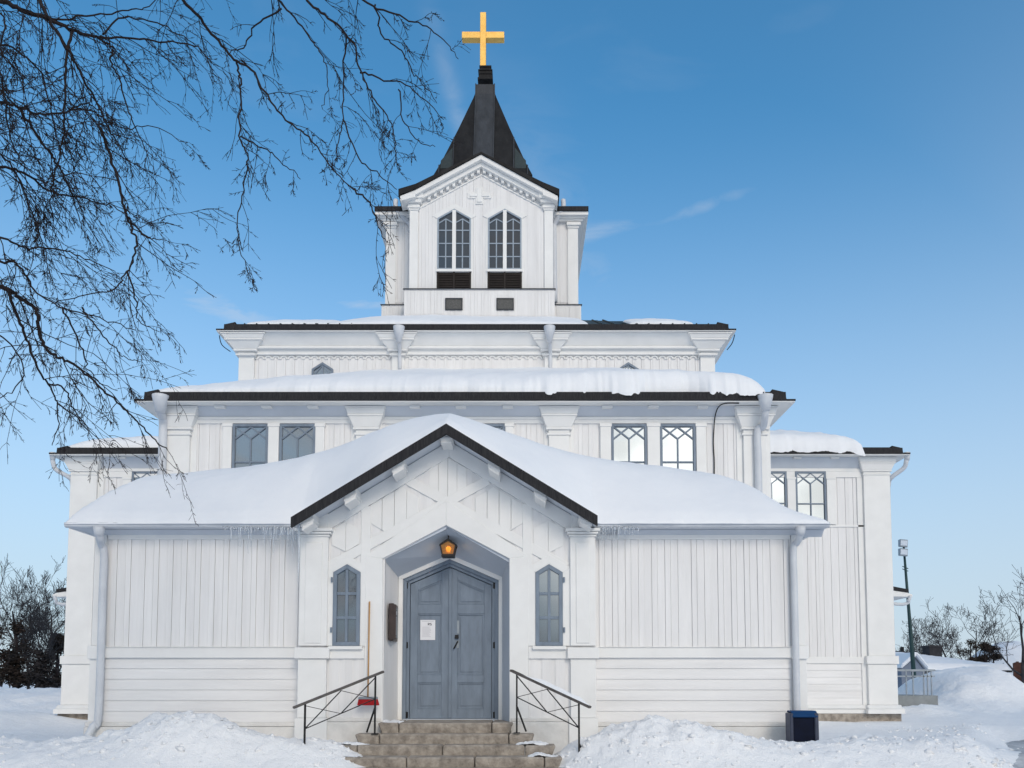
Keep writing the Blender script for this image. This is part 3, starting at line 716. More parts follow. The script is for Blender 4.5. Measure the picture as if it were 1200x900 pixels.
# porch lancet windows
def lancet(cx, half, py_bot, py_sh, py_ap, pyY, rows, fr_w, m_frame, m_glass, proud=.05, cols=2, name='porch_window', sub_bot=None):
    Y = pyY; x0, z0 = at(cx - half, py_bot, Y).x, az(py_bot, Y); x1 = at(cx + half, py_bot, Y).x; zs, za = az(py_sh, Y), az(py_ap, Y); xc = (x0 + x1) / 2
    P = [(x0, z0), (x0, zs), (xc, za), (x1, zs), (x1, z0)]
    sl = (za - zs) / (xc - x0)
    Q = offs(P, fr_w); Q[0] = (Q[0][0], z0 + fr_w); Q[4] = (Q[4][0], z0 + fr_w)
    m = MB(); yf = Y - proud
    for i in range(4): m.prism([P[i], P[i+1], Q[i+1], Q[i]], yf, Y)
    m.prism([P[0], Q[0], Q[4], P[4]], yf, Y)
    bw = fr_w * .36
    for r in range(1, rows):
        z = z0 + fr_w + (zs + (za - zs) * .35 - z0 - fr_w) * r / rows
        m.box(Q[0][0], Q[4][0], yf + .012, Y, z - bw, z + bw)
    m.prism([(xc - bw, z0 + fr_w), (xc + bw, z0 + fr_w), (xc + bw, za - fr_w * 1.1 - sl * bw), (xc - bw, za - fr_w * 1.1 - sl * bw)], yf + .010, Y)
    w = m.build(name, m_frame, ch, bevel=.004)
    g_ = MB(); g_.prism(offs(P, fr_w * .8), Y - .014, Y + .002); g_.build('pane', m_glass, w)
    return w, P
for cx in (406, 643.5):
    w, P = lancet(cx, 16, 757, 671, 661.5, YP, 3, .062, M['blue'], M['glass_porch'])
    m = MB(); m.box(P[0][0] - .05, P[4][0] + .05, YP - .10, YP, P[0][1] - .06, P[0][1] - .005); m.build('sill', M['trim'], w, bevel=.008)
    m = MB(); A = P; B = offs(P, -.13); B[0] = (B[0][0], B[0][1] - .0); B[4] = (B[4][0], B[4][1])
    for i in range(4): m.prism([A[i], A[i+1], B[i+1], B[i]], YP - .036, YP)
    m.build('casing', M['trim'], w, bevel=.004)
    sx = P[0][0] - .02 if cx < 500 else P[4][0] + .02
    for zz in (P[0][1] + .25, P[1][1] - .12):
        m = MB(); m.tube([(sx, YP - .05, zz - .04), (sx, YP - .05, zz + .04)], .016, 8); m.build('hinge', M['blue'], w)

# ---- lattice windows of nave and transept
def lattice(px0, px1, py0, py1, Y, proud=.05, glass='glass'):
    proud = .075
    x0, x1 = ax(px0, (py0 + py1) / 2, Y), ax(px1, (py0 + py1) / 2, Y); z1, z0 = az(py0, Y), az(py1, Y)
    w = x1 - x0; fw = .055; m = MB(); yf = Y - proud
    m.box(x0, x0 + fw, yf, Y, z0, z1); m.box(x1 - fw, x1, yf, Y, z0, z1); m.box(x0 + fw, x1 - fw, yf, Y, z1 - fw, z1); m.box(x0 + fw, x1 - fw, yf, Y, z0, z0 + fw)
    a, b = x0 + fw, x1 - fw; t = z1 - fw; hh = w * .34; xc = (a + b) / 2; bw = .032; yb = yf + .018
    for p, q in (((a, t), (xc, t - hh)), ((xc, t - hh), (b, t)), ((a, t - hh), (xc, t)), ((xc, t), (b, t - hh))): m.strip(p, q, bw, yb + (.003 if p[1] == t else 0), Y)
    m.box(xc - bw/2, xc + bw/2, yb + .001, Y, z0 + fw, t - hh)
    for k in range(1, 3):
        z = t - hh - k * w * .66
        if z > z0 + .1: m.box(a, b, yb - .002, Y, z - bw/2, z + bw/2)
    wd = m.build('lattice_window', M['blue'], ch, bevel=.003)
    g_ = MB(); g_.box(x0 + fw * .7, x1 - fw * .7, Y - .028, Y + .002, z0 + fw * .7, z1 - fw * .7); g_.build('pane', M[glass], wd)
    return x0, x1, z0, z1

# ---- hip roofed tiers -------------------------------------------------------
def tier_walls(name, x0, x1, y0, y1, z0, z1):
    m = MB(); m.box(x0, x1, y0, y1, z0, z1); return m.build(name, M['white'], ch)

# nave
ze_n = az(471, 16.5); nxl, nxr = ax(197, 540, YN), ax(896, 540, YN)
tier_walls('nave_wall', nxl, nxr, YN, YT + .6, zb, ze_n + .02)
zfr = az(497, YN)
m = MB(); zsn = az(600, YN)
battens(m, nxl + .5, nxr - .5, zsn, zfr, YN); side_battens(m, YN + .3, YT, 3.5, zfr, nxr, 1); side_battens(m, YN + .3, YT, 3.5, zfr, nxl, -1)
m.build('nave_boarding', M['white'], ch)
m = MB()
m.box(nxl + .3, nxr - .3, YN - .05, YN, zfr, az(490, YN)); m.box(nxl + .3, nxr - .3, YN - .07, YN, az(492.5, YN), az(490, YN) + .012)
m.box(nxr, nxr + .05, YN + .1, YT, zfr, az(490, YN)); m.box(nxl - .05, nxl, YN + .1, YT, zfr, az(490, YN))
m.build('nave_frieze', M['trim'], ch, bevel=.005)
# soffit, cove
def eaves(tag_, x0, x1, Y, y_back, ze, e, z_cove, brackets=(), fas=.05, cove=True):
    m = MB(); m.box(x0 - e + .02, x1 + e - .02, Y - e + .02, Y, ze + .004, ze + .035)
    m.box(x0 - e + .02, x0, Y, y_back, ze + .004, ze + .035); m.box(x1, x1 + e - .02, Y, y_back, ze + .004, ze + .035)
    m.build(tag_ + '_soffit', M['trim'], ch)
    if cove:
        m = MB(); m.prismx([(Y - e * .50, ze), (Y, ze), (Y, z_cove), (Y - .03, z_cove)], x0 + .05, x1 - .05)
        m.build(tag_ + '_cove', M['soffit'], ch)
    m = MB()
    for bx in brackets: m.box(bx - .11, bx + .11, Y - e * .62, Y - e * .30, ze - .05, ze + .0)
    if brackets: m.build(tag_ + '_bracket', M['trim'], ch, bevel=.006)
    m = MB(); m.box(x0 - e, x1 + e, Y - e - .012, Y - e + .02, ze - fas * .0, ze + fas)
    m.box(x0 - e - .012, x0 - e + .02, Y - e + .02, y_back, ze, ze + fas); m.box(x1 + e - .02, x1 + e + .012, Y - e + .02, y_back, ze, ze + fas)
    m.build(tag_ + '_fascia', M['trim'], ch)
eaves('nave_eave', nxl, nxr, YN, YT, ze_n, .5, az(490, YN), [ax(p, 478, 16.7) for p in (257, 312, 366, 486, 540, 595, 712, 766, 824)])
def hip_slab(name, x0, x1, y0, y1, z0, th, run_z, flare=0, mt='black', lip=.17, sides=True):
    """dark roof edge: a thick band with a small tip at its foot, and hipped planes above"""
    m = MB()
    m.box(x0, x1, y0, y0 + .03, z0, z0 + .045) if flare else None
    a = lip
    m.prismx([(y0 - .01, z0), (y0 - .01, z0 + .035), (y0 + .03, z0 + .045), (y0 + .05, z0 + th), (y0 + .35, z0 + th + .1), (y0 + .35, z0 + .02)], x0 + a, x1 - a)
    m.prismx([(y0 - .012, z0), (y0 - .012, z0 + .035), (y0 + .1, z0 + .04), (y0 + .1, z0)], x0 - .012, x1 + .012)
    for sx, xx in ((1, x0), (-1, x1)):
        pl = [(xx - sx * .01, z0), (xx - sx * .01, z0 + .035), (xx + sx * (.03 if a < .1 else a - .02), z0 + .045), (xx + sx * (.05 + a * .8), z0 + th), (xx + sx * .45, z0 + th + .06), (xx + sx * .45, z0 + .02)]
        m.prism(pl, y0 + .06, y1)
    return m.build(name, M[mt], ch)
hip_slab('nave_roof_edge', nxl - .5, nxr + .5, YN - .515, YT, ze_n + .02, az(458.5, 16.5) - ze_n - .02, 0)
zn_back = az(447, YC)
def hip(x, y, x0, x1, y0, z0, slope, slope_side):
    return z0 + np.minimum(slope * (y - y0), slope_side * np.minimum(x - x0, x1 - x))
zn0 = az(459, 16.5); sl_n = (zn_back - zn0) / (YC - 16.5)
def nave_roof(x, y): return hip(x, y, nxl - .35, nxr + .35, 16.5, zn0, sl_n, .34)
def roof_sheet(name, x0, x1, y0, y1, fn, mt, nx=60, ny=24, drop=.02):
    XX, YY = np.meshgrid(np.linspace(x0, x1, nx), np.linspace(y0, y1, ny)); mb = MB(); mb.grid(np.dstack([XX, YY, fn(XX, YY) - drop]))
    return mb.build(name, M[mt], ch, closed=False)
roof_sheet('nave_roof', nxl - .32, nxr + .32, 16.55, YT + .5, nave_roof, 'black')
# nave pilasters with moulded capitals
for a, b, corner in ((197, 224, -1), (418, 442, 0), (643, 667, 0), (870, 897, 1)):
    x0, x1 = ax(a, 540, YN), ax(b, 540, YN); m = MB()
    m.box(x0, x1, YN - .12, YN + (.35 if corner else .02), zb, az(512, YN))
    molded(m, x0, x1, YN, ze_n - .004, az(512, YN), .20, depth=.12)
    if corner:
        xi0, xi1 = (x1, x1 + .13) if corner < 0 else (x0 - .13, x0); m.box(xi0, xi1, YN - .05, YN, zsn, zfr)
        if corner > 0: m.box(nxr - .01, nxr + .10, YN - .10, YN + .4, zb, ze_n - .3)
        else: m.box(nxl - .10, nxl + .01, YN - .10, YN + .4, zb, ze_n - .3)
    else:
        for q0, q1 in ((x0 - .1, x0), (x1, x1 + .1)): m.box(q0, q1, YN - .04, YN, zsn, zfr)
    m.build('nave_pilaster', M['trim'], ch, bevel=.006)
# windows in pairs with flat strips between them
m = MB()
for a, b in ((262, 273), (315, 328), (370, 381), (703, 716), (758, 773), (815, 827), (484, 495), (537, 549.5), (592, 602)):
    x0, x1 = ax(a, 530, YN), ax(b, 530, YN); m.box(x0 + .005, x1 - .005, YN - .085, YN, zsn, zfr - .02); m.box(x0 - .01, x1 + .01, YN - .10, YN, zfr - .08, zfr + .0)
m.build('window_strip', M['trim'], ch, bevel=.005)
for a, b in ((273, 315), (328, 370), (495, 537), (549.5, 592), (716, 758), (773, 815)): lattice(a, b, 498, 580, YN, .06)

# clerestory over the crossing
ze_c = az(388, 20.15); cxl, cxr = ax(281, 430, YC), ax(837, 430, YC)
tier_walls('clerestory_wall', cxl, cxr, YC, 34, ze_n, ze_c + .02)
m = MB(); zc1 = az(417, YC); zc0 = az(446, YC)
battens(m, cxl + .35, cxr - .35, zc0, zc1, YC, .235, .06); side_battens(m, YC + .2, 30, ze_n, zc1, cxr, 1); side_battens(m, YC + .2, 30, ze_n, zc1, cxl, -1)
m.build('clerestory_boarding', M['white'], ch)
eaves('clerestory_eave', cxl, cxr, YC, 34.3, ze_c, .45, 0, cove=False)
m = MB()   # moulded cornice in steps
for y_a, y_b, d in ((405, 408, .20), (408, 415.5, .10)):
    m.box(cxl - d * .3, cxr + d * .3, YC - d, YC, az(y_b, YC - d), az(y_a, YC - d) - .002)
m.box(cxr, cxr + .10, YC, 34, az(415.5, YC), az(405, YC)); m.box(cxl - .10, cxl, YC, 34, az(415.5, YC), az(405, YC))
m.prismx([(YC - .36, ze_c + .004), (YC, ze_c + .004), (YC, az(405, YC - .2)), (YC - .17, az(405, YC - .2))], cxl - .05, cxr + .05)
m.build('cornice', M['trim'], ch, bevel=.01)
m = MB(); pitch = .2; n = int((cxr - cxl - .5) / pitch)     # row of little arches
for i in range(n):
    xc = cxl + .25 + (i + .5) * (cxr - cxl - .5) / n; r0, r1 = .062, .095; zc = az(421.5, YC)
    for k in range(6):
        a0, a1 = math.pi * k / 6, math.pi * (k + 1) / 6
        m.prism([(xc + r0 * math.cos(a0), zc + r0 * math.sin(a0)), (xc + r1 * math.cos(a0), zc + r1 * math.sin(a0)), (xc + r1 * math.cos(a1), zc + r1 * math.sin(a1)), (xc + r0 * math.cos(a1), zc + r0 * math.sin(a1))], YC - .05, YC)
m.box(cxl + .2, cxr - .2, YC - .02, YC, az(417.5, YC), az(415, YC))
m.build('arch_frieze', M['trim'], ch)
for a, b, cn in ((281, 299, -1), (460, 474, 0), (638, 652, 0), (820, 837, 1)):
    x0, x1 = ax(a, 425, YC), ax(b, 425, YC); m = MB()
    m.box(x0, x1, YC - .09, YC + .05, ze_n + 1, az(418, YC)); molded(m, x0, x1, YC, ze_c - .01, az(419, YC), .36, depth=.13)
    m.build('clerestory_pilaster', M['trim'], ch, bevel=.006)
hip_slab('clerestory_roof_edge', cxl - .45, cxr + .45, YC - .465, 34.3, ze_c + .02, az(379, 20.15) - ze_c - .02, 0)
zc_r0 = az(379.5, 20.2); sl_c = (az(374, YW) - zc_r0) / (YW - 20.2)
def cler_roof(x, y): return hip(x, y, cxl - .3, cxr + .3, 20.2, zc_r0, sl_c, sl_c)
roof_sheet('clerestory_roof', cxl - .28, cxr + .28, 20.25, 28, cler_roof, 'patina')
m = MB()
for i in range(40):
    x = cxl + .2 + i * (cxr - cxl - .4) / 39
    if abs(x - xgc) > 3: m.beam((x, 20.3, float(cler_roof(x, 20.3))), (x, 23, float(cler_roof(x, 23))), .03, .03)
m.build('roof_seams', M['patina'], ch)
# little pointed windows peeping over the snow
for cx in (378.5, 736):
    half = 12.5; x0, x1 = ax(cx - half, 432, YC), ax(cx + half, 432, YC); xc = (x0 + x1) / 2; za = az(425.5, YC); zs = az(433.5, YC); z0 = az(460, YC)
    P = [(x0, z0), (x0, zs), (xc, za), (x1, zs), (x1, z0)]; Q = offs(P, .05); m = MB()
    for i in range(4): m.prism([P[i], P[i+1], Q[i+1], Q[i]], YC - .07, YC)
    m.box(xc - .02, xc + .02, YC - .05, YC, z0, za - .06); m.strip((x0 + .1, zs - .1), (xc, za - .06), .03, YC - .045, YC); m.strip((x1 - .1, zs - .1), (xc, za - .06), .03, YC - .045, YC)
    w = m.build('pointed_window', M['blue'], ch); m = MB(); m.prism(offs(P, .04), YC - .028, YC + .002); m.build('pane', M['glass'], w)

# transept arms
ze_t = az(533, 21.57); txl, txr = ax(81, 700, YT), ax(1044, 700, YT)
tier_walls('transept_wall', txl, txr, YT, 34, zb, ze_t + .02)
zft = az(560, YT); zw0, zw1 = az(777.5, YT), az(770, YT); zs_t = az(826, YT)
m = MB(); battens(m, txl + .6, nxl, zw1, zft, YT); battens(m, nxr, txr - .6, zw1, zft, YT)
side_battens(m, YT + .3, 33.5, zw1, zft, txr, 1); side_battens(m, YT + .3, 33.5, zw1, zft, txl, -1)
m.build('transept_boarding', M['white'], ch)
m = MB(); clapboards(m, txl + .6, nxl, zs_t, zw0, YT, 6); clapboards(m, nxr, txr - .6, zs_t, zw0, YT, 6); m.build('clapboard_skirt', M['white_h'], ch)
m = MB()
for a, b in ((txl + .5, nxl), (nxr, txr - .5)):
    m.box(a, b, YT - .05, YT, zw0, zw1); m.box(a, b, YT - .05, YT, zft, az(550, YT)); m.box(a, b, YT - .06, YT, az(553, YT), az(550, YT)+.01)
m.box(nxr, txr - .55, YT - .045, YT, az(618, YT), az(615.5, YT))
m.box(txr, txr + .06, YT, 34, zw0, zw1); m.box(txl - .06, txl, YT, 34, zw0, zw1)
m.build('transept_bands', M['trim'], ch, bevel=.006)
m = MB()
for a, b in ((txl - .12, nxl), (nxr, txr + .12)):
    m.prismx([(YT - .14, zs_t - .10), (YT - .05, zs_t), (YT + .05, zs_t), (YT + .05, zs_t - .10)], a, b); m.box(a, b, YT - .10, YT + .05, zs_t - .23, zs_t - .105)
m.build('transept_plinth', M['trim'], ch, bevel=.006)
m = MB(); m.box(nxr, txr + .14, YT - .11, YT + .3, zb, zs_t - .235); m.box(txl - .14, nxl, YT - .11, YT + .3, zb, zs_t - .235); m.build('foundation_stone', M['stone'], ch, bevel=.01)
eaves('transept_eave', txl, txr, YT, 34.3, ze_t, .43, az(550, YT), [ax(p, 537, 21.8) for p in (143, 934, 978)])
hip_slab('transept_roof_edge', txl - .43, txr + .43, YT - .445, 34.3, ze_t + .02, az(524, 21.55) - ze_t - .02, 0)
zt0 = az(525, 21.6)
def trans_roof(x, y): return hip(x, y, txl - .3, txr + .3, 21.6, zt0, .32, .32)
roof_sheet('transept_roof', txl - .28, txr + .28, 21.65, 28, trans_roof, 'black')
for a, b, cn in ((84, 116, -1), (1013, 1045, 1)):
    x0, x1 = ax(a, 690, YT), ax(b, 690, YT); 
    x0, x1 = (txl - .02, txl + .70) if cn < 0 else (txr - .70, txr + .02)
    m = MB(); m.box(x0, x1, YT - .12, YT + .5, zw1 + .03, az(556, YT)); molded(m, x0, x1, YT, ze_t - .004, az(558, YT), .16, depth=.12)
    m.box(x0 - .07, x1 + .07, YT - .18, YT + .5, zw0 - .02, zw1 + .027); m.box(x0 - .03, x1 + .03, YT - .14, YT + .5, zs_t + .003, zw0 - .023)
    m.prismx([(YT - .28, zs_t - .10), (YT - .15, zs_t), (YT + .3, zs_t), (YT + .3, zs_t - .10)], x0 - .1, x1 + .1); m.box(x0 - .13, x1 + .13, YT - .30, YT + .3, zs_t - .23, zs_t - .103)
    a_, b_ = (x1, x1 + .16) if cn < 0 else (x0 - .16, x0); m.box(a_, b_, YT - .045, YT, zs_t, zft)
    m.build('transept_pilaster', M['trim'], ch, bevel=.006)
m = MB()
for a, b in ((921.5, 931.5), (967.5, 978), (145, 155)):
    x0, x1 = ax(a, 575, YT), ax(b, 575, YT); m.box(x0 + .005, x1 - .005, YT - .085, YT, az(615, YT), zft + .0); m.box(x0 - .01, x1 + .01, YT - .10, YT, zft - .06, zft + .0)
m.build('window_strip', M['trim'], ch, bevel=.005)
for a, b in ((155, 190), (886, 921.5), (931.5, 967.5)): lattice(a, b, 553, 614, YT, .06)
# small side porches on the transept ends
for sgn in (-1, 1):
    xw = txl if sgn < 0 else txr
    pxe = 68 if sgn < 0 else 1063
    zt_p, zl_p = az(679, 24.5), az(691, 24.5); xo = ax(pxe, 690, 24.5); xi = xw
    m = MB(); m.prism([(xi, zt_p), (xo, zl_p), (xo, zl_p - .09), (xi, zt_p - .16)], 24.4, 27.5); m.build('side_porch_roof', M['black'], ch)
    m = MB(); m.prism([(xi, zt_p - .165), (xo - sgn * .02, zl_p - .10), (xo + sgn * .12, zl_p - .16), (xo + sgn * .12, zl_p - .22), (xi, zl_p - .20)], 24.43, 27.45); m.build('side_porch_soffit', M['trim'], ch)
    m = MB(); m.box(min(xi, xo - sgn * .30), max(xi, xo - sgn * .30), 24.8, 27.2, zb, zl_p - .2); m.build('side_porch_wall', M['white'], ch)
    m = MB(); m.tube(smooth_path([(xo + sgn * .05, 24.42, zl_p - .2), (xo + sgn * .0, 24.42, zl_p - .32), (xo - sgn * .15, 24.5, zl_p - .45), (xi + sgn * .06, 24.6, zl_p - .62), (xi + sgn * .06, 24.6, zb)]), .05, 10); m.build('downspout', M['pipe'], ch, smooth=True)

# tower ----------------------------------------------------------------------
twl, twr = ax(480, 300, YW), ax(648, 300, YW); twc = (twl + twr) / 2
YK = YW + .75                                 # corner masses stand further back
tkl, tkr = ax(452.5, 310, YK), ax(677, 310, YK)
DT = tkr - tkl; YB = YK + DT                  # depth of tower
zt_b = az(378, YW); zt_s = az(341.5, YW)      # skirt
zg_e = az(227, YW); zg_a = az(186, YW)        # eave and apex of gable wall
tsl = (zg_a - zg_e) / (twc - ax(470, 227, YW))
tg = lambda x: zg_a - tsl * abs(x - twc)
zk_t = az(247, YK)
m = MB(); m.box(tkl, tkr, YK, YB, zt_b - 1.5, zk_t + .1)
m.prism([(twl, zt_b - 1.5), (twr, zt_b - 1.5), (twr, tg(twr)), (twc, tg(twc)), (twl, tg(twl))], YW, YK + 1.2)
m.prismx([(YK + .6, zt_b), (YB - .6, zt_b), (YB - .6, zg_e), ((YK + YB) / 2, zg_a), (YK + .6, zg_e)], tkl - .006, tkr + .006)
m.build('tower_wall', M['white'], ch)
m = MB(); battens(m, twl + .22, twr - .22, zt_s, 0, YW, .20, .07, .022, ztop=tg)
battens(m, tkl + .22, twl - .0, zt_s, zk_t, YK, .2, .07); battens(m, twr + .0, tkr - .22, zt_s, zk_t, YK, .2, .07)
side_battens(m, YK + .2, YB - .2, zt_s, zk_t, tkr, 1, .25); side_battens(m, YK + .2, YB - .2, zt_s, zk_t, tkl, -1, .25)
m.build('tower_boarding', M['white'], ch)
# skirt
skl, skr = ax(473.5, 360, YW - .15), ax(650, 360, YW - .15)
m = MB(); m.box(skl, skr, YW - .15, YW + .4, zt_b - 1.2, zt_s); battens(m, skl + .05, skr - .05, zt_b - .6, zt_s - .06, YW - .15, .2, .07)
k0, k1 = ax(447, 365, YK - .15), ax(681, 365, YK - .15); zk_s = az(357, YK - .15)
for a, b in ((k0, skl - .003), (skr + .003, k1)): m.box(a, b, YK - .15, YK + 1, zt_b - 1, zk_s); battens(m, a + .03, b - .03, zt_b - .5, zk_s - .05, YK - .15, .2, .07)
m.build('tower_skirt', M['white'], ch)
m = MB(); m.prismx([(YW - .20, zt_s), (YW, zt_s + .05), (YW, zt_s + .02), (YW - .20, zt_s - .02)], skl - .03, skr + .03)
for a, b in ((k0 - .03, skl - .003), (skr + .003, k1 + .03)): m.prismx([(YK - .19, zk_s), (YK, zk_s + .05), (YK, zk_s + .02), (YK - .19, zk_s - .02)], a, b)
m.build('skirt_flashing', M['copper_pale'], ch)
for a, b in ((523, 541), (583, 601)):
    x0, x1 = ax(a, 357, YW - .17), ax(b, 357, YW - .17); z0, z1 = az(362.5, YW - .17), az(351, YW - .17); m = MB(); m.box(x0, x1, YW - .195, YW - .14, z0, z1)
    v = m.build('vent', M['vent'], ch); m = MB(); t = .03
    m.box(x0 - t, x1 + t, YW - .21, YW - .15, z1, z1 + t); m.box(x0 - t, x1 + t, YW - .21, YW - .15, z0 - t, z0); m.box(x0 - t, x0, YW - .21, YW - .15, z0, z1); m.box(x1, x1 + t, YW - .21, YW - .15, z0, z1)
    m.build('vent_frame', M['copper_pale'], v)
# tower windows
for cx, h in ((532.3, 19.6), (591.6, 19.6)):
    Y = YW; x0, x1 = ax(cx - h, 290, Y), ax(cx + h, 290, Y); xc = (x0 + x1) / 2; z0, zs, za = az(317, Y), az(257, Y), az(246, Y); zl = az(340.5, Y)
    P = [(x0, z0), (x0, zs), (xc, za), (x1, zs), (x1, z0)]; fw = .045; Q = offs(P, fw); m = MB()
    for i in range(4): m.prism([P[i], P[i+1], Q[i+1], Q[i]], Y - .07, Y)
    m.box(x0, x1, Y - .068, Y, z0, z0 + fw)
    sl = (za - zs) / (xc - x0)
    for s in (-1, 1):
        xm = (x0 + xc) / 2 if s < 0 else (x1 + xc) / 2
        zt = za - sl * abs(xm - xc) - .16
        m.box(xm - .017, xm + .017, Y - .05, Y, z0 + fw, zt)
        m.strip((xm, zt), (xc + s * .03, zt - sl * .0 - .12), .03, Y - .048, Y); m.strip((xm, zt), (x0 + .03 if s < 0 else x1 - .03, zt - .14), .03, Y - .047, Y)
        for k in range(1, 4):
            z = z0 + (zs - z0) * k / 3.9; a, b = (x0 + fw, xc - .05) if s < 0 else (xc + .05, x1 - fw); m.box(a, b, Y - .046, Y, z - .016, z + .016)
    w = m.build('tower_window', M['lead'], ch)
    m = MB(); m.prism([(xc - .055, z0), (xc + .055, z0), (xc + .055, za - .05), (xc - .055, za - .05)], Y - .085, Y); m.box(x0 - .03, x1 + .03, Y - .10, Y, z0 - .075, z0 - .003)
    A = P; B = offs(P, -.16)
    for i in range(4):
        if i in (1, 2): m.prism([A[i], A[i+1], B[i+1], B[i]], Y - .04, Y)
    for xa, xb in ((B[0][0] + .09, A[0][0]), (A[4][0], B[4][0] - .09)): m.box(xa, xb, Y - .038, Y, zl, A[1][1])
    m.build('mullion', M['trim'], w)
    m = MB(); m.prism(offs(P, .02), Y - .028, Y + .002); m.build('pane', M['glass_tower'], w)
    m = MB()
    m.box(x0, x1, Y - .03, Y + .002, zl, z0 - .08)
    for k in range(7): z = zl + (z0 - .1 - zl) * k / 7; m.prismx([(Y - .065, z), (Y - .03, z + .07), (Y - .03, z + .09), (Y - .065, z + .02)], x0 + .04, x1 - .04)
    m.box(x0 - .01, x0 + .04, Y - .07, Y, zl, z0 - .08); m.box(x1 - .04, x1 + .01, Y - .07, Y, zl, z0 - .08); m.box(xc - .025, xc + .025, Y - .072, Y, zl, z0 - .08)
    m.build('louvre', M['louvre'], w)
# relief cross
c = at(562, 230, YW)
m = MB(); u = .026
def plus(mb, w, h0, h1, aw, ah, y0, y1):
    mb.box(c.x - w, c.x + w, y0, y1, c.z - h1, c.z + h0); mb.box(c.x - aw, c.x - w - .001, y0, y1, c.z - ah, c.z + ah); mb.box(c.x + w + .001, c.x + aw, y0, y1, c.z - ah, c.z + ah)
plus(m, .12, .27, .27, .36, .09, YW - .05, YW); plus(m, .075, .22, .22, .30, .045, YW - .075, YW - .05)
m.build('relief_cross', M['trim'], ch, bevel=.006)
# gable cornice and pilasters
kl, kr = ax(487, 216, YW - .35), ax(636, 216, YW - .35); xe0, xe1 = ax(467, 224, YW - .35), ax(655.5, 224, YW - .35)
zra = az(178.5, YW - .35); rsl = (zra - az(216, YW - .35)) / (twc - kl)
def rz(x, d): return zra - rsl * abs(x - twc) - d
def rb(x): return rz(x, .05 + .10 * abs(x - twc) / (twc - kl))       # underside of the dark roof edge
m = MB()
def slope_band(mb, d0, d1, y0, y1, xa, xb):
    for xe in (xa, xb): mb.prism([(twc, rb(twc) - d1), (xe, rb(xe) - d1), (xe, rb(xe) - d0), (twc, rb(twc) - d0)], y0, y1)
slope_band(m, .002, .15, YW - .33, YW + .2, kl, kr); slope_band(m, .153, .29, YW - .20, YW + .1, kl + .05, kr - .05); slope_band(m, .42, .47, YW - .05, YW, twl + .27, twr - .27)
for s_ in (-1, 1):
    for k in range(9):
        x = twc + s_ * (.09 + k * .185); z = rb(x) - .292
        m.prism([(x - .045, z - .10), (x + .045, z - .10), (x + .045, z + .03), (x - .045, z + .03)], YW - .13, YW)
    kx, ex = (kl, xe0 + .05) if s_ < 0 else (kr, xe1 - .05)
    m.prism([(kx, rb(kx) - .22), (ex, az(231.5, YW - .33) - .10), (ex, az(229.5, YW - .33)), (kx, rb(kx) - .003)], YW - .33, YW + .2)
m.build('gable_cornice', M['trim'], ch, bevel=.006)
for s in (-1, 1):
    x0, x1 = (twl - .0, twl + .26) if s < 0 else (twr - .26, twr + .0)
    m = MB(); m.box(x0, x1, YW - .07, YW + .3, zt_s + .02, az(247, YW)); zt1 = az(235, YW - .3)
    for i, (d, z0, z1) in enumerate(((.03, 248, 246), (.06, 246, 243), (.04, 243, 241), (.12, 241, 237), (.17, 237, 231))): m.box(x0 - d, x1 + d * (.9), YW - .07 - d, YW + .2, az(z0, YW), az(z1, YW) - .003)
    m.build('tower_pilaster', M['trim'], ch, bevel=.006)
    # corner mass pilaster, cornice, small roof
    x0, x1 = (tkl, tkl + .30) if s < 0 else (tkr - .30, tkr)
    m = MB(); m.box(x0 - .01, x1 + .01, YK - .06, YK + .3, zk_s + .05, az(266, YK))
    xo = tkl if s < 0 else tkr; xin = twl if s < 0 else twr
    for d, za_, zb_ in ((.04, 268, 264.5), (.09, 264.5, 260.5), (.05, 260.5, 257.5), (.15, 257.5, 254), (.22, 254, 250.5), (.31, 250.5, 247.3)):
        a_, b_ = (xo - d, xin) if s < 0 else (xin, xo + d); e_, f_ = (x0 - d, x1 + d * .5) if s < 0 else (x0 - d * .5, x1 + d)
        z0, z1 = az(za_, YK - d), az(zb_, YK - d) - .003
        if d > .12: z0 -= .03
        if d > .12: m.box(a_, b_, YK - d, YB + d, z0, z1)
        else: m.box(e_, f_, YK - .05 - d, YK + .5, z0, z1)
    m.build('corner_pilaster', M['trim'], ch, bevel=.006)
    m = MB(); zz = az(247.3, YK - .33)
    a_, b_ = (xo - .315, xin + .2) if s < 0 else (xin - .2, xo + .315)
    m.box(a_, b_, YK - .36, YB + .3, zz, zz + .14); m.build('corner_roof', M['black'], ch)
    # swan-neck pipe
    xg = twl - .04 if s < 0 else twr + .04
    xs = ax(464, 242, YK - .2) if s < 0 else ax(660, 242, YK - .2)
    m = MB(); m.tube(smooth_path([(xs, YK - .25, az(240, YK)), (xs, YK - .27, az(249, YK)), (xs - s * .1, YK - .25, az(255, YK)), (xg + s * .04, YK - .1, az(265, YK)), (xg + s * .03, YK - .1, az(274, YK))] + ([] if s < 0 else [(xg + .05, YK - .1, az(356, YK))])), .075, 10)
    m.build('downspout', M['pipe'], ch, smooth=True)
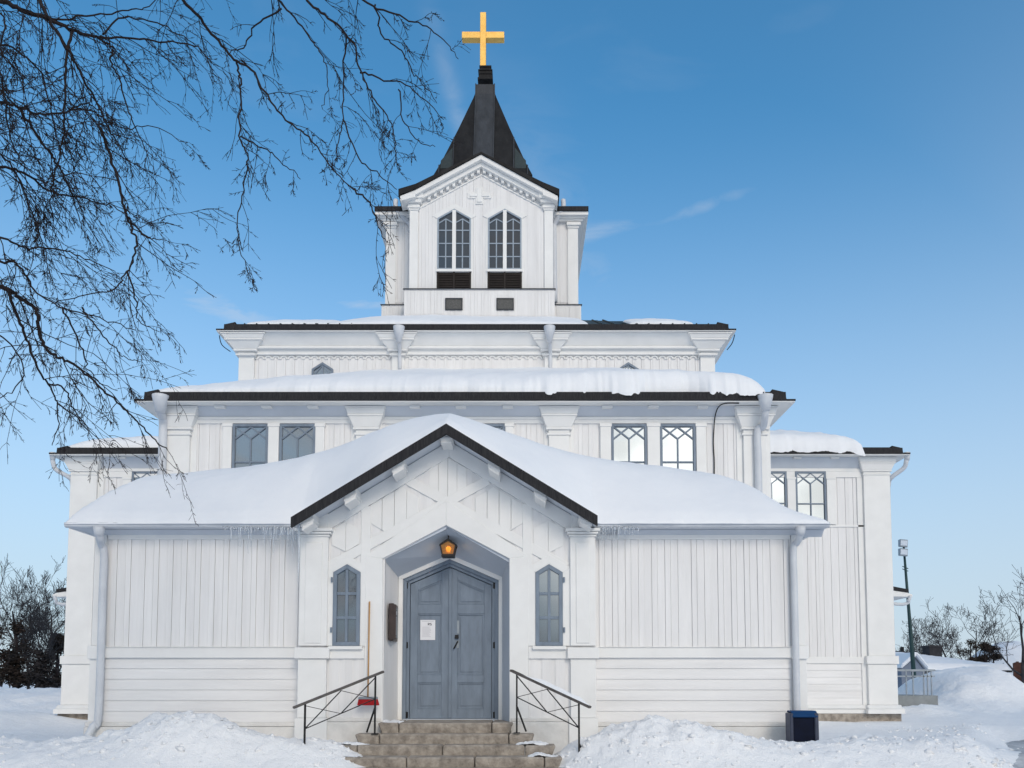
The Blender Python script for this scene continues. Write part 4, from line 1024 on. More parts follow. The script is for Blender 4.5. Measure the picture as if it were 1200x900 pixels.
# cross-gable roofs and the spire
m = MB(); za = zra; zt_ = az(224, YW - .35)
for s in (-1, 1):
    kx, ex = (kl, xe0) if s < 0 else (kr, xe1)
    top = [(twc, za), (kx, rz(kx, 0)), (ex, az(222, YW - .35))]
    m.prism([(twc, za - .05), (kx, rb(kx)), (ex, az(229, YW - .35)), top[2], top[1], top[0]], YW - .38, YB + .5)
m.build('gable_roof', M['copper'], ch)
m = MB()
cyT = (YK + YB) / 2; hw = (kr - kl) / 2
for s in (-1, 1):      # side gables of the cross roof
    a, b = (tkl - .75, twc) if s < 0 else (twc, tkr + .75)
    m.prismx([(cyT - hw - .3, zt_), (cyT + hw + .3, zt_), (cyT, za)], a + .735 * (s < 0), b - .735 * (s > 0))
m.build('side_gable_roof', M['copper'], ch)
YSp = cyT - 1.35                              # spire: square, slightly flared
xS0, xS1 = ax(508, 205, YSp), ax(624, 205, YSp); hwS = (xS1 - xS0) / 2; xsc = (xS0 + xS1) / 2; ySc = YSp + hwS
lv = [(205, 1.0), (190, .86), (150, .53), (115, .25), (110, .215), (99, .20)]
m = MB(); rings = []
for py, k in lv:
    z = az(py, ySc - hwS * k); h = hwS * k; rings.append((z, h))
for (z0, h0), (z1, h1) in zip(rings, rings[1:]):
    m.hexa([(xsc-h0, ySc-h0, z0), (xsc+h0, ySc-h0, z0), (xsc+h0, ySc+h0, z0), (xsc-h0, ySc+h0, z0), (xsc-h1, ySc-h1, z1), (xsc+h1, ySc-h1, z1), (xsc+h1, ySc+h1, z1), (xsc-h1, ySc+h1, z1)])
spire = m.build('spire', M['copper'], ch)
m = MB()
def spx(k): return [(xsc + k * hwS, r) for r in rings]
w0 = .20 * hwS
for (z0, h0), (z1, h1) in zip(rings, rings[1:]):
    for ww0, ww1 in ((min(w0, h0), min(w0, h1)),):
        m.hexa([(xsc-ww0, ySc-h0-.012, z0), (xsc+ww0, ySc-h0-.012, z0), (xsc+ww0, ySc-h0+.05, z0), (xsc-ww0, ySc-h0+.05, z0), (xsc-ww1, ySc-h1-.012, z1), (xsc+ww1, ySc-h1-.012, z1), (xsc+ww1, ySc-h1+.05, z1), (xsc-ww1, ySc-h1+.05, z1)])
m.build('spire_panel', M['copper_pale'], spire)
m = MB()
def hz(z):  # half width of the spire at height z
    for (z0, h0), (z1, h1) in zip(rings, rings[1:]):
        if z0 <= z <= z1: return h0 + (h1 - h0) * (z - z0) / (z1 - z0)
    return 0
ztop_ = rings[-1][0]; zbot_ = rings[0][0]
for k in (-.62, -.2, .2, .62, -.9, .9):
    x = xsc + k * hwS; zs_ = np.linspace(zbot_, ztop_, 60); pts = [(x, ySc - hz(z) - .015, z) for z in zs_ if hz(z) > abs(k) * hwS - .001]
    for a, b in zip(pts, pts[1:]): m.beam(a, b, .035, .07)
m.build('standing_seams', M['copper_pale'], spire)
m = MB()
for s in (-1, 1):
    pl = [(.64, 172), (.87, 192), (.87, 204), (.64, 204)]
    m = MB(); m.poly([(xsc + s * k * hwS, ySc - hz(max(az(py, ySc - .75 * hwS), zbot_ + .01)) - .010, max(az(py, ySc - .75 * hwS), zbot_ + .01)) for k, py in pl]); m.build('patina_panel', M['patina'], spire, closed=False)
# finial block and gold cross
m = MB(); Yf = ySc
for py0, py1, h in ((99, 96.5, .27), (96.5, 93.5, .24), (93.5, 92, .22), (92, 88.5, .235), (88.5, 87, .255), (87, 83.5, .195), (83.5, 81.5, .215)):
    m.box(xsc - h, xsc + h, Yf - h, Yf + h, az(py0, Yf), az(py1, Yf) - .002)
m.build('finial_block', M['copper'], ch, bevel=.01)
cx0 = at(566, 50, Yf).x
m = MB(); t = .105; zt2 = az(17.5, Yf); zb2 = az(82, Yf); zh1, zh0 = az(40.2, Yf), az(47.6, Yf); xa, xb = ax(541.5, 45, Yf), ax(591, 45, Yf); xc0 = (xa + xb) / 2
m.box(xc0 - t, xc0 + t, Yf - .13, Yf + .13, zb2 - .05, zt2); m.box(xa, xc0 - t - .001, Yf - .129, Yf + .129, zh0, zh1); m.box(xc0 + t + .001, xb, Yf - .129, Yf + .129, zh0, zh1)
m.build('cross', M['gold'], ch, bevel=.008)

# downspouts on the facade
def spout(pts, r=.055, funnel=None):
    m = MB(); m.tube(smooth_path(pts), r, 12)
    if funnel:
        x, y, z0, z1, r0, r1 = funnel; m.tube([(x, y, z1), (x, y, z1 - .06), (x, y, z0)], [r1, r1 * .95, r0], 14)
    m.build('downspout', M['pipe'], ch, smooth=True)
def A3(px, py, Y): p = at(px, py, Y); return (p.x, p.y, p.z)
# annex left and right
xl = ax(120.5, 700, YA - .10); spout([A3(116, 621, YE + .06), A3(117, 630, YE + .08), (xl - .02, YA - .16, az(640, YA)), (xl, YA - .11, az(650, YA)), (xl, YA - .11, az(700, YA)), (xl, YA - .11, az(835, YA)), (xl - .05, YA - .16, az(850, YA)), (xl - .10, YA - .25, az(864, YA))], .058, (ax(116, 621, YE + .05), YE + .05, az(628, YE), az(617, YE), .06, .085))
xr = ax(931, 700, YA - .10); spout([A3(938, 620, YE + .06), A3(937, 628, YE + .08), (xr + .04, YA - .16, az(638, YA)), (xr, YA - .11, az(646, YA)), (xr, YA - .11, az(700, YA)), (xr, YA - .11, az(850, YA)), (xr, YA - .11, az(872, YA))], .052, (ax(938, 620, YE + .05), YE + .05, az(627, YE), az(617, YE), .055, .08))
# nave right with funnel, nave left iced
xn = ax(888.5, 540, YN - .2); spout([A3(897, 478, YN - .5), A3(896.5, 488, YN - .45), A3(894, 500, YN - .25), (xn, YN - .20, az(508, YN)), (xn, YN - .20, az(540, YN)), (xn, YN - .20, az(585, YN))], .075, (ax(897, 470, YN - .52), YN - .52, az(482, YN - .5), az(464, YN - .5), .085, .16))
xn = ax(190, 540, YN - .2); spout([A3(188, 468, YN - .5), A3(188, 482, YN - .45), (xn, YN - .22, az(496, YN)), (xn, YN - .20, az(520, YN)), (xn, YN - .20, az(585, YN))], .085, (ax(188, 470, YN - .52), YN - .52, az(484, YN - .5), az(464, YN - .5), .09, .17))
for px in (467.5, 644):
    spout([A3(px, 388, YC - .5), A3(px + .5, 400, YC - .42), A3(px + 1, 412, YC - .2), A3(px + 1, 419, YC - .12), A3(px + 1, 433, YC - .12)], .05, (ax(px, 385, YC - .5), YC - .5, az(402, YC - .45), az(383, YC - .5), .06, .15))
# transept ends
xt = txr + .08; spout([(txr + .42, YT - .30, az(536, YT)), (txr + .40, YT - .28, az(545, YT)), (txr + .36, YT - .2, az(551, YT)), (txr + .1, YT - .05, az(560, YT)), (xt, YT + .1, az(567, YT)), (xt, YT + .15, az(600, YT)), (xt, YT + .15, zb)], .06, (txr + .42, YT - .30, az(543, YT), az(534, YT), .06, .09))
xt = txl - .08; spout([(txl - .42, YT - .30, az(536, YT)), (txl - .42, YT - .28, az(545, YT)), (txl - .36, YT - .2, az(553, YT)), (txl - .1, YT - .05, az(560, YT)), (xt, YT + .1, az(567, YT)), (xt, YT + .15, az(600, YT)), (xt, YT + .15, zb)], .06, (txl - .42, YT - .30, az(543, YT), az(534, YT), .06, .09))
c = A3(107, 866, YA - .27); m = MB(); m.box(c[0] - .07, c[0] + .06, c[1] - .05, c[1] + .05, c[2] - .035, c[2] - .005); m.build('downspout_shoe', mat('yellow_paint', (.62, .44, .03), .6), ch)
# cables
def cable(pts, r=.012, name='cable'):
    m = MB(); m.tube(smooth_path(pts), r, 6); m.build(name, M['cable'], ch, smooth=True)
cable([A3(866, 472.5, 16.55), A3(850, 472.8, 16.55), A3(842, 477, 16.7), A3(838, 488, 16.88), A3(836.5, 505, 16.93), A3(836, 520, 16.95), A3(837, 540, 16.95), A3(837, 556, 16.95)])
cable([A3(861, 392, 20.3), A3(858, 402, 20.4), A3(852, 410, 20.6)]); cable([A3(257, 393, 20.3), A3(260, 404, 20.4), A3(270, 412, 20.6)])

# ------------------------------------------------------------------ snow on the roofs
def snow_sheet(name, label, x0, x1, yf, yb, base, thick, r, nx, ny, rside=None, seed=0, rag=.05, pd=None, tvar=.25, smaxfn=None, mat_='snowroof', lump=.03, lipdrop=.03):
    """blanket of snow: rounded at its front and side edges, laid over the roof"""
    rside = rside or r
    u = np.linspace(0, 1, nx); v = np.linspace(0, 1, ny) ** 2.0
    U, V = np.meshgrid(u, v)
    X = x0 + (x1 - x0) * U
    YF = yf(X) if callable(yf) else np.full_like(X, yf)
    YF = YF + rag * fbm(X * 1.7 + seed * 7, X * 0 + seed, 5, .68)
    Y = YF + (yb - YF) * V
    d = Y - YF
    dp = np.maximum(np.minimum(pd(X, Y), d), 0) if pd else d
    ds = np.minimum(X - x0, x1 - X)
    prof = lambda t: np.sqrt(np.clip(1 - (1 - np.clip(t, 0, 1)) ** 2, 0, 1))
    Rr = r(X) if callable(r) else r
    T = thick(X, Y) if callable(thick) else thick
    T = np.maximum(T * (1 + tvar * fbm(X * .9 + seed, Y * .9, 3)), 0)
    k = prof(dp / Rr) * prof(ds / rside)
    Z = base(X, Y) + T * k + lump * (.4 + fbm(X * 2.3 + seed, Y * 2.3, 3)) * k - (1 - ss(0, .04, np.minimum(d, ds))) * lipdrop
    mb = MB(); mb.grid(np.dstack([X, Y, Z]))
    o = mb.build(name, M[mat_], None, smooth=True, closed=False)
    return tag(o, label, 'snow', kind='stuff')
# annex: hump over the porch gable flowing into the long slope
crest = [(60, 612, 12.8), (85, 606, 12.9), (100, 598, 13.0), (118, 589, 13.1), (132, 577, 13.5), (160, 564, 14.0), (200, 560, 14.7), (250, 556, 15.0), (300, 551, 14.9), (350, 541, 14.6), (400, 525, 14.1), (433, 513, 13.8),
         (460, 502, 13.6), (490, 493, 13.45), (523, 489, 13.4), (545, 493, 13.45), (560, 499, 13.5), (592, 511, 13.8), (640, 527, 14.2), (700, 540, 14.6), (740, 546, 14.8), (780, 551, 14.9), (830, 559, 14.7), (860, 566, 14.3), (880, 574, 13.9), (897, 585, 13.5), (915, 596, 13.2), (940, 604, 13.0), (980, 613, 12.8)]
cr_x = np.array([ax(a_, b_, c_) for a_, b_, c_ in crest]); cr_z = np.array([az(b_, c_) for a_, b_, c_ in crest]); cr_y = np.array([c_ for a_, b_, c_ in crest])
od = np.argsort(cr_x); cr_x, cr_z, cr_y = cr_x[od], cr_z[od], cr_y[od]
def soft(x, tab):          # smoothed reading of the table
    return sum(np.interp(x + q, cr_x, tab) for q in (-.16, -.08, 0, .08, .16)) / 5
def annex_snow_base(x, y):
    return np.maximum(annex_roof(x, np.maximum(y, YE)), np.where(np.abs(x - xgc) < 2.33, gable_z(x), -9))
def annex_pd(x, y): return y - (12.19 + (YE - .02 - 12.19) * ss(.9, 2.3, np.abs(x - xgc)))
def annex_top(x, y):
    yf = y - annex_pd(x, y); st0 = np.maximum(gable_z(x) + .02, ze + .10); zc, yc = soft(x, cr_z), soft(x, cr_y)
    t = np.clip((y - yf) / (yc - yf), 0, 1)
    return st0 + (zc - st0) * np.sin(t * math.pi / 2) ** .95 + .05 * np.clip(y - yc, 0, 9)
def annex_thick(x, y): return np.maximum(annex_top(x, y) - annex_snow_base(x, y), .03)
def annex_yf(x):
    k = ss(2.45, 2.05, np.abs(x - xgc + .02)); return YE - .02 + (12.19 - YE + .02) * k
annex_r = .16
snow_sheet('roof_snow', 'thick smooth snow over the porch gable and lowest roof', exl, exr, annex_yf, YN + .02, annex_snow_base, annex_thick, annex_r, 460, 100, rside=.16, seed=1, rag=.03, lump=.018, pd=annex_pd, tvar=.02)
# nave
def nave_thick(x, y):
    return .09 + .24 * ss(-7.6, -3.2, x) + .03 * ss(-2, 3, x) + .04 * np.exp(-((x - 2.3) / 1.2) ** 2)
def nave_yf(x):   # creeps over the black edge towards the right
    lap = ss(0.2, 1.2, x) * (.5 + .5 * ss(2.0, 1.0, x)) * .05
    return 16.67 - .02 * ss(-3.2, -3.0, x) - .10 * ss(-.6, .6, x) * ss(2.9, 2.2, x) - .11 * ss(3.75, 4.0, x)
def nave_base(x, y):
    over = np.clip(16.53 - y, 0, .13)
    return nave_roof(x, np.maximum(y, 16.5)) - over * 1.3
snow_sheet('roof_snow', 'ragged snow lying over the black eave of the nave, middle tier', nxl - .40, ax(897, 462, 16.6), nave_yf, YC + .02, nave_base, nave_thick, lambda x: .75 - .42 * ss(-1.5, 1.5, x), 420, 60, rside=.8, seed=2, rag=.12, lump=.045, tvar=.16)
# clerestory: thin patches
snow_sheet('roof_snow', 'thin snow strip on the top tier roof below the tower', ax(385, 378, 20.4), ax(690, 378, 20.4), 20.27, 23.4, cler_roof, lambda x, y: .08 + .05 * np.exp(-((x + 2.6) / 1.4) ** 2), .5, 160, 24, rside=1.6, seed=3, rag=.08)
snow_sheet('roof_snow', 'small snow patch at the right of the top tier roof', ax(738, 378, 20.6), ax(812, 378, 20.6), 20.5, 22.0, cler_roof, .08, .4, 60, 16, rside=.7, seed=4, rag=.1)
snow_sheet('roof_snow', 'thin snow strip at the left of the top tier roof', ax(290, 378, 20.6), ax(385, 378, 20.6), 20.45, 22.0, cler_roof, .05, .4, 60, 16, rside=.9, seed=5, rag=.1)
# transept
snow_sheet('roof_snow', 'snow on the left transept roof beside the nave', txl - .15, nxl + .1, 21.72, 26.5, trans_roof, .28, .45, 60, 30, rside=1.4, seed=6, rag=.05)
def tr_yf(x): return 21.66 - .10 * ss(nxr + .5, nxr + .9, x) - .07 * ss(9.0, 9.3, x)
def tr_base(x, y): return trans_roof(x, np.maximum(y, 21.6)) - np.clip(21.62 - y, 0, .16) * 1.6
snow_sheet('roof_snow', 'thick snow overhanging the right transept eave', nxr - .1, ax(1012, 525, 21.6), tr_yf, 26.5, tr_base, lambda x, y: .40, .5, 110, 30, rside=.9, seed=7, rag=.06, lump=.07)
# handrail snow

# ------------------------------------------------------------------ steps
st = empty('stone_steps', (at(523, 870, 12.2).x, 12.2, .3), 'weathered granite block steps below the grey double door', 'steps')
def steprow(y0, y1, zt, zb_, cuts, taper=.10):
    m = MB()
    for a, b in zip(cuts, cuts[1:]):
        j = random.uniform(-.010, .010); g_ = .006
        first = a == cuts[0]; last = b == cuts[-1]
        q0 = taper if first else 0; q1 = taper if last else 0
        m.hexa([(a + g_ + q0, y0 + j + .02, zb_), (b - g_ - q1, y0 + j + .02, zb_), (b - g_ - q1, y1, zb_), (a + g_ + q0, y1, zb_),
                (a + g_, y0 + j, zt + j * .3), (b - g_, y0 + j, zt + j * .3), (b - g_, y1, zt), (a + g_, y1, zt)])
    o = m.build('step', M['stone'], st, bevel=.018)
    return o
for i, (pt, pxs, Y) in enumerate(((847, (442, 467, 576, 602), 12.48), (860.5, (415, 444, 596, 627), 12.18), (873.5, (387, 418, 518, 615, 652), 11.88), (887.5, (372, 397, 476, 556, 638, 660), 11.58), (902, (360, 440, 520, 610, 672), 11.28))):
    zt = az(pt, Y); cuts = [ax(p, pt, Y) for p in pxs]
    steprow(Y, Y + (.34 if i else 1.0), zt, zt - .19, cuts, .07)
# thin snow left on the treads and on the landing
for i, (a, b, pt, Y, yb_, lab) in enumerate(((604, 645, 873.5, 11.92, 12.17, 'snow left on the right end of the third step'), (388, 436, 873.5, 11.93, 12.17, 'snow left on the left end of the third step'), (372, 425, 887.5, 11.62, 11.87, 'snow left on the left end of the lowest full step'), (618, 655, 887.5, 11.63, 11.87, 'snow left on the right end of the lowest full step'), (446, 470, 847, 12.52, 12.85, 'snow swept into the left corner of the landing'))):
    x0, x1 = ax(a, pt, Y), ax(b, pt, Y); zt = az(pt, {0: 11.88, 1: 11.88, 2: 11.58, 3: 11.58, 4: 12.48}[i])
    u, v = np.meshgrid(np.linspace(0, 1, 40), np.linspace(0, 1, 16)); X = x0 + (x1 - x0) * u; Yv = Y + (yb_ - Y) * v
    h = .055 * np.clip(np.sin(np.pi * u) ** .6 * np.sin(np.pi * np.clip(v * .8 + .12, 0, 1)) ** .6 + .9 * fbm(X * 7 + i, Yv * 7, 4) - .25, -.2, 1.2)
    m = MB(); m.grid(np.dstack([X, Yv, zt + h - .004])); tag(m.build('step_snow', M['snow'], None, smooth=True, closed=False), lab, 'snow', kind='stuff')
# ------------------------------------------------------------------ handrails
def handrail(label, top_a, top_b, post_a, post_b, Ya, Yb, mirror, snow):
    """top_a = upper end (by the door), top_b = lower end; pixels"""
    ta, tb = Vector(A3(*top_a, Ya)), Vector(A3(*top_b, Yb))
    root = empty('handrail', ((ta.x + tb.x) / 2, (Ya + Yb) / 2, min(ta.z, tb.z) - .8), label, 'handrail', 'handrails of the church steps')
    d = (tb - ta)
    m = MB(); m.beam(ta, tb, .075, .035); m.build('top_rail', M['railtop'], root, bevel=.008)
    def on(px): t = (px - top_a[0]) / (top_b[0] - top_a[0]); return ta + d * t
    pa, pb = on(post_a[0]), on(post_b[0])
    fa = Vector((pa.x, pa.y, az(post_a[1], Ya))); fb = Vector((pb.x, pb.y, az(post_b[1], Yb)))
    s = 1 if mirror else -1
    for p, f in ((pa, fa), (pb, fb)):
        m = MB(); m.beam(p - Vector((0, 0, .02)), f, .026, .026); m.box(f.x - .05, f.x + .05, f.y - .04, f.y + .04, f.z, f.z + .012)
        zz = f.z + (p.z - f.z) * (.45 if p is pa else .25); e = Vector((f.x + .14 * s * (1 if mirror else 1), f.y + .10, f.z + .02)) if p is pa else Vector((f.x + .06 * s, f.y + .12, f.z + .06))
        m.beam((f.x, f.y, zz), e, .02, .02); m.build('post', M['iron'], root)
    la, lb = pa - Vector((0, 0, .36)), pb - Vector((0, 0, .37))
    mid_l = (la + lb) / 2; mid_t = (pa + pb) / 2 - Vector((0, 0, .03))
    m = MB(); bw = .014
    m.beam(la, lb, bw, bw); m.beam(pa - Vector((0, 0, .04)), mid_l, bw, bw); m.beam(mid_t, lb, bw, bw)
    m.beam(la, mid_t, .009, .009); m.beam(mid_l, pb - Vector((0, 0, .04)), .009, .009)
    m.build('lattice_bars', M['iron'], root)
    if snow:
        u, v = np.meshgrid(np.linspace(0, 1, 40), np.linspace(0, 1, 11)); dd = np.array(d)
        base = np.array(ta)[None, None, :] + u[..., None] * dd
        Yo = (v - .5) * .085
        h = (.06 * np.sin(np.pi * v) ** .6) * ss(.12, .5, u) * ss(1, .86, u) * (1 + .4 * vnoise(u * 9, v * 2))
        P = base.copy(); P[..., 1] += Yo; P[..., 2] += .017 + h
        m = MB(); m.grid(P); o = m.build('rail_snow', M['snowroof'], None, smooth=True, closed=False); tag(o, 'thin ridge of snow lying on the right handrail', 'snow', kind='stuff')
handrail('black iron handrail left of the steps, with the broom behind it', (449.5, 787), (343.5, 829.5), (439.5, 860), (357, 884), 12.25, 11.6, False, False)
handrail('black iron handrail right of the steps, with snow lying on it', (598.5, 785.5), (692, 829), (606, 859), (679, 888), 12.25, 11.6, True, True)
# ------------------------------------------------------------------ broom
fb = at(431, 823, 12.55); tb = at(433, 705, YP - .06)
br = empty('broom', (fb.x, 12.55, fb.z - .05), 'long handled broom with red bristles leaning by the door', 'broom')
m = MB(); m.tube([(fb.x, 12.55, fb.z + .05), tb], .013, 10); m.build('handle', M['wood'], br, smooth=True)
m = MB(); m.box(fb.x - .14, fb.x + .15, 12.50, 12.60, fb.z + .04, fb.z + .085); m.build('brush_head', M['galv'], br, bevel=.012)
m = MB()
for i in range(22):
    for j in range(4):
        x = fb.x - .13 + .27 * i / 21; y = 12.51 + .08 * j / 3
        m.tube([(x, y, fb.z + .045), (x + (x - fb.x) * .12 + random.uniform(-.008, .008), y + random.uniform(-.01, .01), fb.z - .045)], [.008, .011], 5)
m.build('bristles', M['red'], br)
# ------------------------------------------------------------------ lantern
lc = at(525.5, 643, 12.95)
la = empty('lantern', (lc.x, lc.y, lc.z - .13), 'lit amber glass pentagon lantern hanging above the grey door', 'lamp')
m = MB()
def pent(rx, rz, k=0): return [(lc.x - rx, lc.z + .045), (lc.x - rx * .74, lc.z - rz), (lc.x + rx * .74, lc.z - rz), (lc.x + rx, lc.z + .045), (lc.x, lc.z + rz + .01)]
A, B = pent(.135, .125), pent(.112, .10)
for y in (12.86, 13.02):
    for i in range(5): j = (i + 1) % 5; m.prism([A[i], A[j], B[j], B[i]], y, y + .02)
for p in A: m.beam((p[0] * .96 + lc.x * .04, 12.865, p[1]), (p[0] * .96 + lc.x * .04, 13.035, p[1]), .02, .02)
m.prism([A[3], A[4], A[0], (A[0][0], A[0][1] + .015), (A[4][0], A[4][1] + .02), (A[3][0], A[3][1] + .015)], 12.85, 13.05)
m.box(A[1][0], A[2][0], 12.85, 13.05, A[1][1] - .018, A[1][1]); m.beam((lc.x, 12.95, lc.z + .12), (lc.x, 12.97, lc.z + .30), .02, .02)
m.build('lantern_frame', M['iron'], la)
m = MB(); m.prism(B, 12.868, 12.874); m.prism(B, 13.026, 13.032); m.build('lantern_glass', M['amber'], la)
m = MB(); m.tube([(lc.x, 12.95, lc.z - .055), (lc.x, 12.95, lc.z - .03), (lc.x, 12.95, lc.z + .005), (lc.x, 12.95, lc.z + .03)], [.018, .034, .03, .01], 12); m.build('bulb', M['bulb'], la, smooth=True)
bpy.data.lights.new('lantern_light', 'POINT'); ld = bpy.data.lights['lantern_light']; ld.energy = 1.2; ld.color = (1, .6, .2); ld.shadow_soft_size = .04
lo = bpy.data.objects.new('lantern_light', ld); COL.objects.link(lo); lo.parent = la; lo.location = (0, 0, .13)
# ------------------------------------------------------------------ notice case on the left jamb
Yc = 13.08
kk = (Yc - YP) / (YD - YP); xj = opn[0][0] + (inn[0][0] - opn[0][0]) * kk
z1, z0 = az(707.5, 12.95), az(751, 12.95)
nc = empty('notice_case', (xj + .05, Yc, z0), 'dark brown glazed notice case on the left wall of the door recess', 'notice case')
m = MB(); y0, y1 = 12.86, 13.30
m.box(xj - .02, xj + .06, y0, y1, z0, z1); m.build('case', M['brownwood'], nc, bevel=.008)
m = MB(); m.box(xj + .061, xj + .066, y0 + .04, y1 - .04, z0 + .05, z1 - .05); m.build('glass_front', M['glass_porch'], nc)
m = MB(); m.box(xj + .067, xj + .069, y0 + .10, y0 + .24, z0 + .10, z1 - .2); m.box(xj + .067, xj + .069, y0 + .12, y1 - .12, z1 - .17, z1 - .11); m.build('leaflet', M['inkpale'], nc)
m = MB(); m.box(xj + .0, xj + .10, y0 - .006, y0 - .001, z0 + .02, z1 - .02); m.build('side_panel', M['brownwood'], nc)
# ------------------------------------------------------------------ paper notice on the door
yp = YD + .064
x0, x1 = ax(492.5, 738, yp), ax(510, 738, yp); z1, z0 = az(726.5, yp), az(750, yp)
pn = empty('paper_notice', ((x0 + x1) / 2, yp, z0), 'white paper notice taped to the left door leaf', 'notice')
m = MB(); m.box(x0, x1, yp, yp + .004, z0, z1); m.build('sheet', M['paper'], pn)
m = MB(); w = x1 - x0; h = z1 - z0
def glyph(ox, oz, s, segs):
    for a, b in segs: m.strip((ox + a[0] * s, oz + a[1] * s), (ox + b[0] * s, oz + b[1] * s), s * .2, yp - .002, yp)
gx0 = x0 + w * .52; gz0 = z1 - h * .27; s_ = .038
glyph(gx0, gz0, s_, [((0, 0), (0, 1)), ((0, 1), (.6, .9)), ((.6, .9), (.6, .55)), ((.6, .55), (0, .5)), ((.15, .5), (.65, 0))])
glyph(gx0 + s_ * .9, gz0, s_, [((0, .05), (.6, .1)), ((.6, .1), (.6, .5)), ((.6, .5), (0, .55)), ((0, .55), (0, .95)), ((0, .95), (.6, .95))])
m.build('heading', M['ink'], pn)
m = MB()
m.box(x0 + w * .1, x0 + w * .9, yp - .002, yp, z1 - h * .075, z1 - h * .055)
for k in range(11):
    z = z1 - h * (.36 + k * .048); m.box(x0 + w * .14, x0 + w * random.uniform(.6, .86), yp - .002, yp, z, z + h * .014)
m.build('text_lines', M['inkpale'], pn)
# ------------------------------------------------------------------ litter bin
b0 = at(942, 874, 12.35); bx0, bx1 = ax(926, 850, 12.35), ax(959.5, 850, 12.35); bz1 = az(833, 12.35); bz0 = b0.z - .18
bn = empty('litter_bin', ((bx0 + bx1) / 2, 12.55, bz0), 'dark navy blue metal litter bin standing in the snow at the right corner', 'bin')
m = MB(); m.box(bx0 + .045, bx1 - .045, 12.37, 12.56, bz0, bz1 - .05); m.build('body', M['bin'], bn, bevel=.01)
for a, b in ((bx0, bx0 + .05), (bx1 - .06, bx1)):
    m = MB(); m.box(a, b, 12.34, 12.58, bz0, bz1 - .035); m.build('side_panel', M['bineedge'] if a > bx0 + .1 or True else M['bin'], bn, bevel=.012)
m = MB(); m.prismx([(12.33, bz1 - .10), (12.33, bz1 - .085), (12.40, bz1), (12.59, bz1), (12.59, bz1 - .035), (12.40, bz1 - .035), (12.37, bz1 - .10)], bx0 + .03, bx1 - .01); m.build('lid', M['binlid'], bn, bevel=.012)
# ------------------------------------------------------------------ icicles
def icicle(x, y, z, L_, r, label, group):
    m = MB(); n = 7; pts = []; rad = []
    for i in range(n + 1):
        t = i / n; pts.append((x + .004 * math.sin(t * 9 + x * 50), y, z - L_ * t)); rad.append(max(.0015, r * (1 - t) ** .8 * (1 + .15 * math.sin(t * 14 + x * 30))))
    m.tube(pts, rad, 7); o = m.build('icicle', M['ice'], None, smooth=True); tag(o, label, 'icicle', group)
gl = 'icicles on the left gutter beside the porch gable'; gr = 'icicles on the right gutter beside the porch gable'
for i in range(46):
    t = i / 45; x = ax(262, 617, YE) + (xg0 - .02 - ax(262, 617, YE)) * t + random.uniform(-.015, .015)
    Lg = (.05 + .16 * t) * random.uniform(.5, 1.5) + (.30 * random.random() if random.random() < .2 * (1 + t) else 0)
    icicle(x, YE + .02 + random.uniform(-.01, .02), ze + .01, Lg, random.uniform(.008, .016), 'clear icicle hanging from the left gutter beside the porch gable', gl)
icicle(xg0 + .05, 12.45, ze + .02, 1.05, .018, 'longest icicle, running down beside the left porch pilaster', gl)
for i in range(26):
    t = i / 25; x = xg1 + .0 + (ax(748, 617, YE) - xg1) * t + random.uniform(-.015, .015)
    icicle(x, YE + .02 + random.uniform(-.01, .02), ze + .01, (.10 + .10 * (1 - t)) * random.uniform(.5, 1.5), random.uniform(.007, .014), 'clear icicle hanging from the right gutter beside the porch gable', gr)
# ------------------------------------------------------------------ light mast
YM = 35; pb_, pt_ = at(1073, 815, YM), at(1059, 640, YM)
ms = empty('light_mast', (pb_.x, YM, pb_.z - .3), 'tall thin dark green floodlight mast leaning slightly behind the church', 'light mast')
m = MB(); m.tube([(pb_.x, YM, pb_.z - .3), pb_.lerp(pt_, .30), pb_.lerp(pt_, .6), pt_], [.10, .09, .065, .045], 10); m.build('pole', M['mast'], ms, smooth=True)
for py in (637, 647.5):
    c = at(1058.3, py, YM - .15); m = MB(); m.hexa([(c.x-.20, c.y-.1, c.z-.16), (c.x+.15, c.y-.1, c.z-.19), (c.x+.18, c.y+.15, c.z-.15), (c.x-.15, c.y+.15, c.z-.12), (c.x-.20, c.y-.16, c.z+.17), (c.x+.15, c.y-.16, c.z+.14), (c.x+.15, c.y+.15, c.z+.17), (c.x-.15, c.y+.15, c.z+.19)])
    f = m.build('floodlight', M['galv'], ms, bevel=.02); m = MB(); m.hexa([(c.x-.17, c.y-.125, c.z-.10), (c.x+.12, c.y-.13, c.z-.12), (c.x+.12, c.y-.11, c.z-.12), (c.x-.17, c.y-.11, c.z-.10), (c.x-.17, c.y-.165, c.z+.12), (c.x+.12, c.y-.165, c.z+.10), (c.x+.12, c.y-.13, c.z+.10), (c.x-.17, c.y-.13, c.z+.12)]); m.build('lens', M['lampglass'], f)
m = MB()
for py in (665, 668, 742): c = at(1061 if py < 700 else 1067, py, YM); m.beam((c.x - .13, YM, c.z + .05), (c.x + .12, YM, c.z - .05), .03, .03)
m.build('brackets', M['mast'], ms)
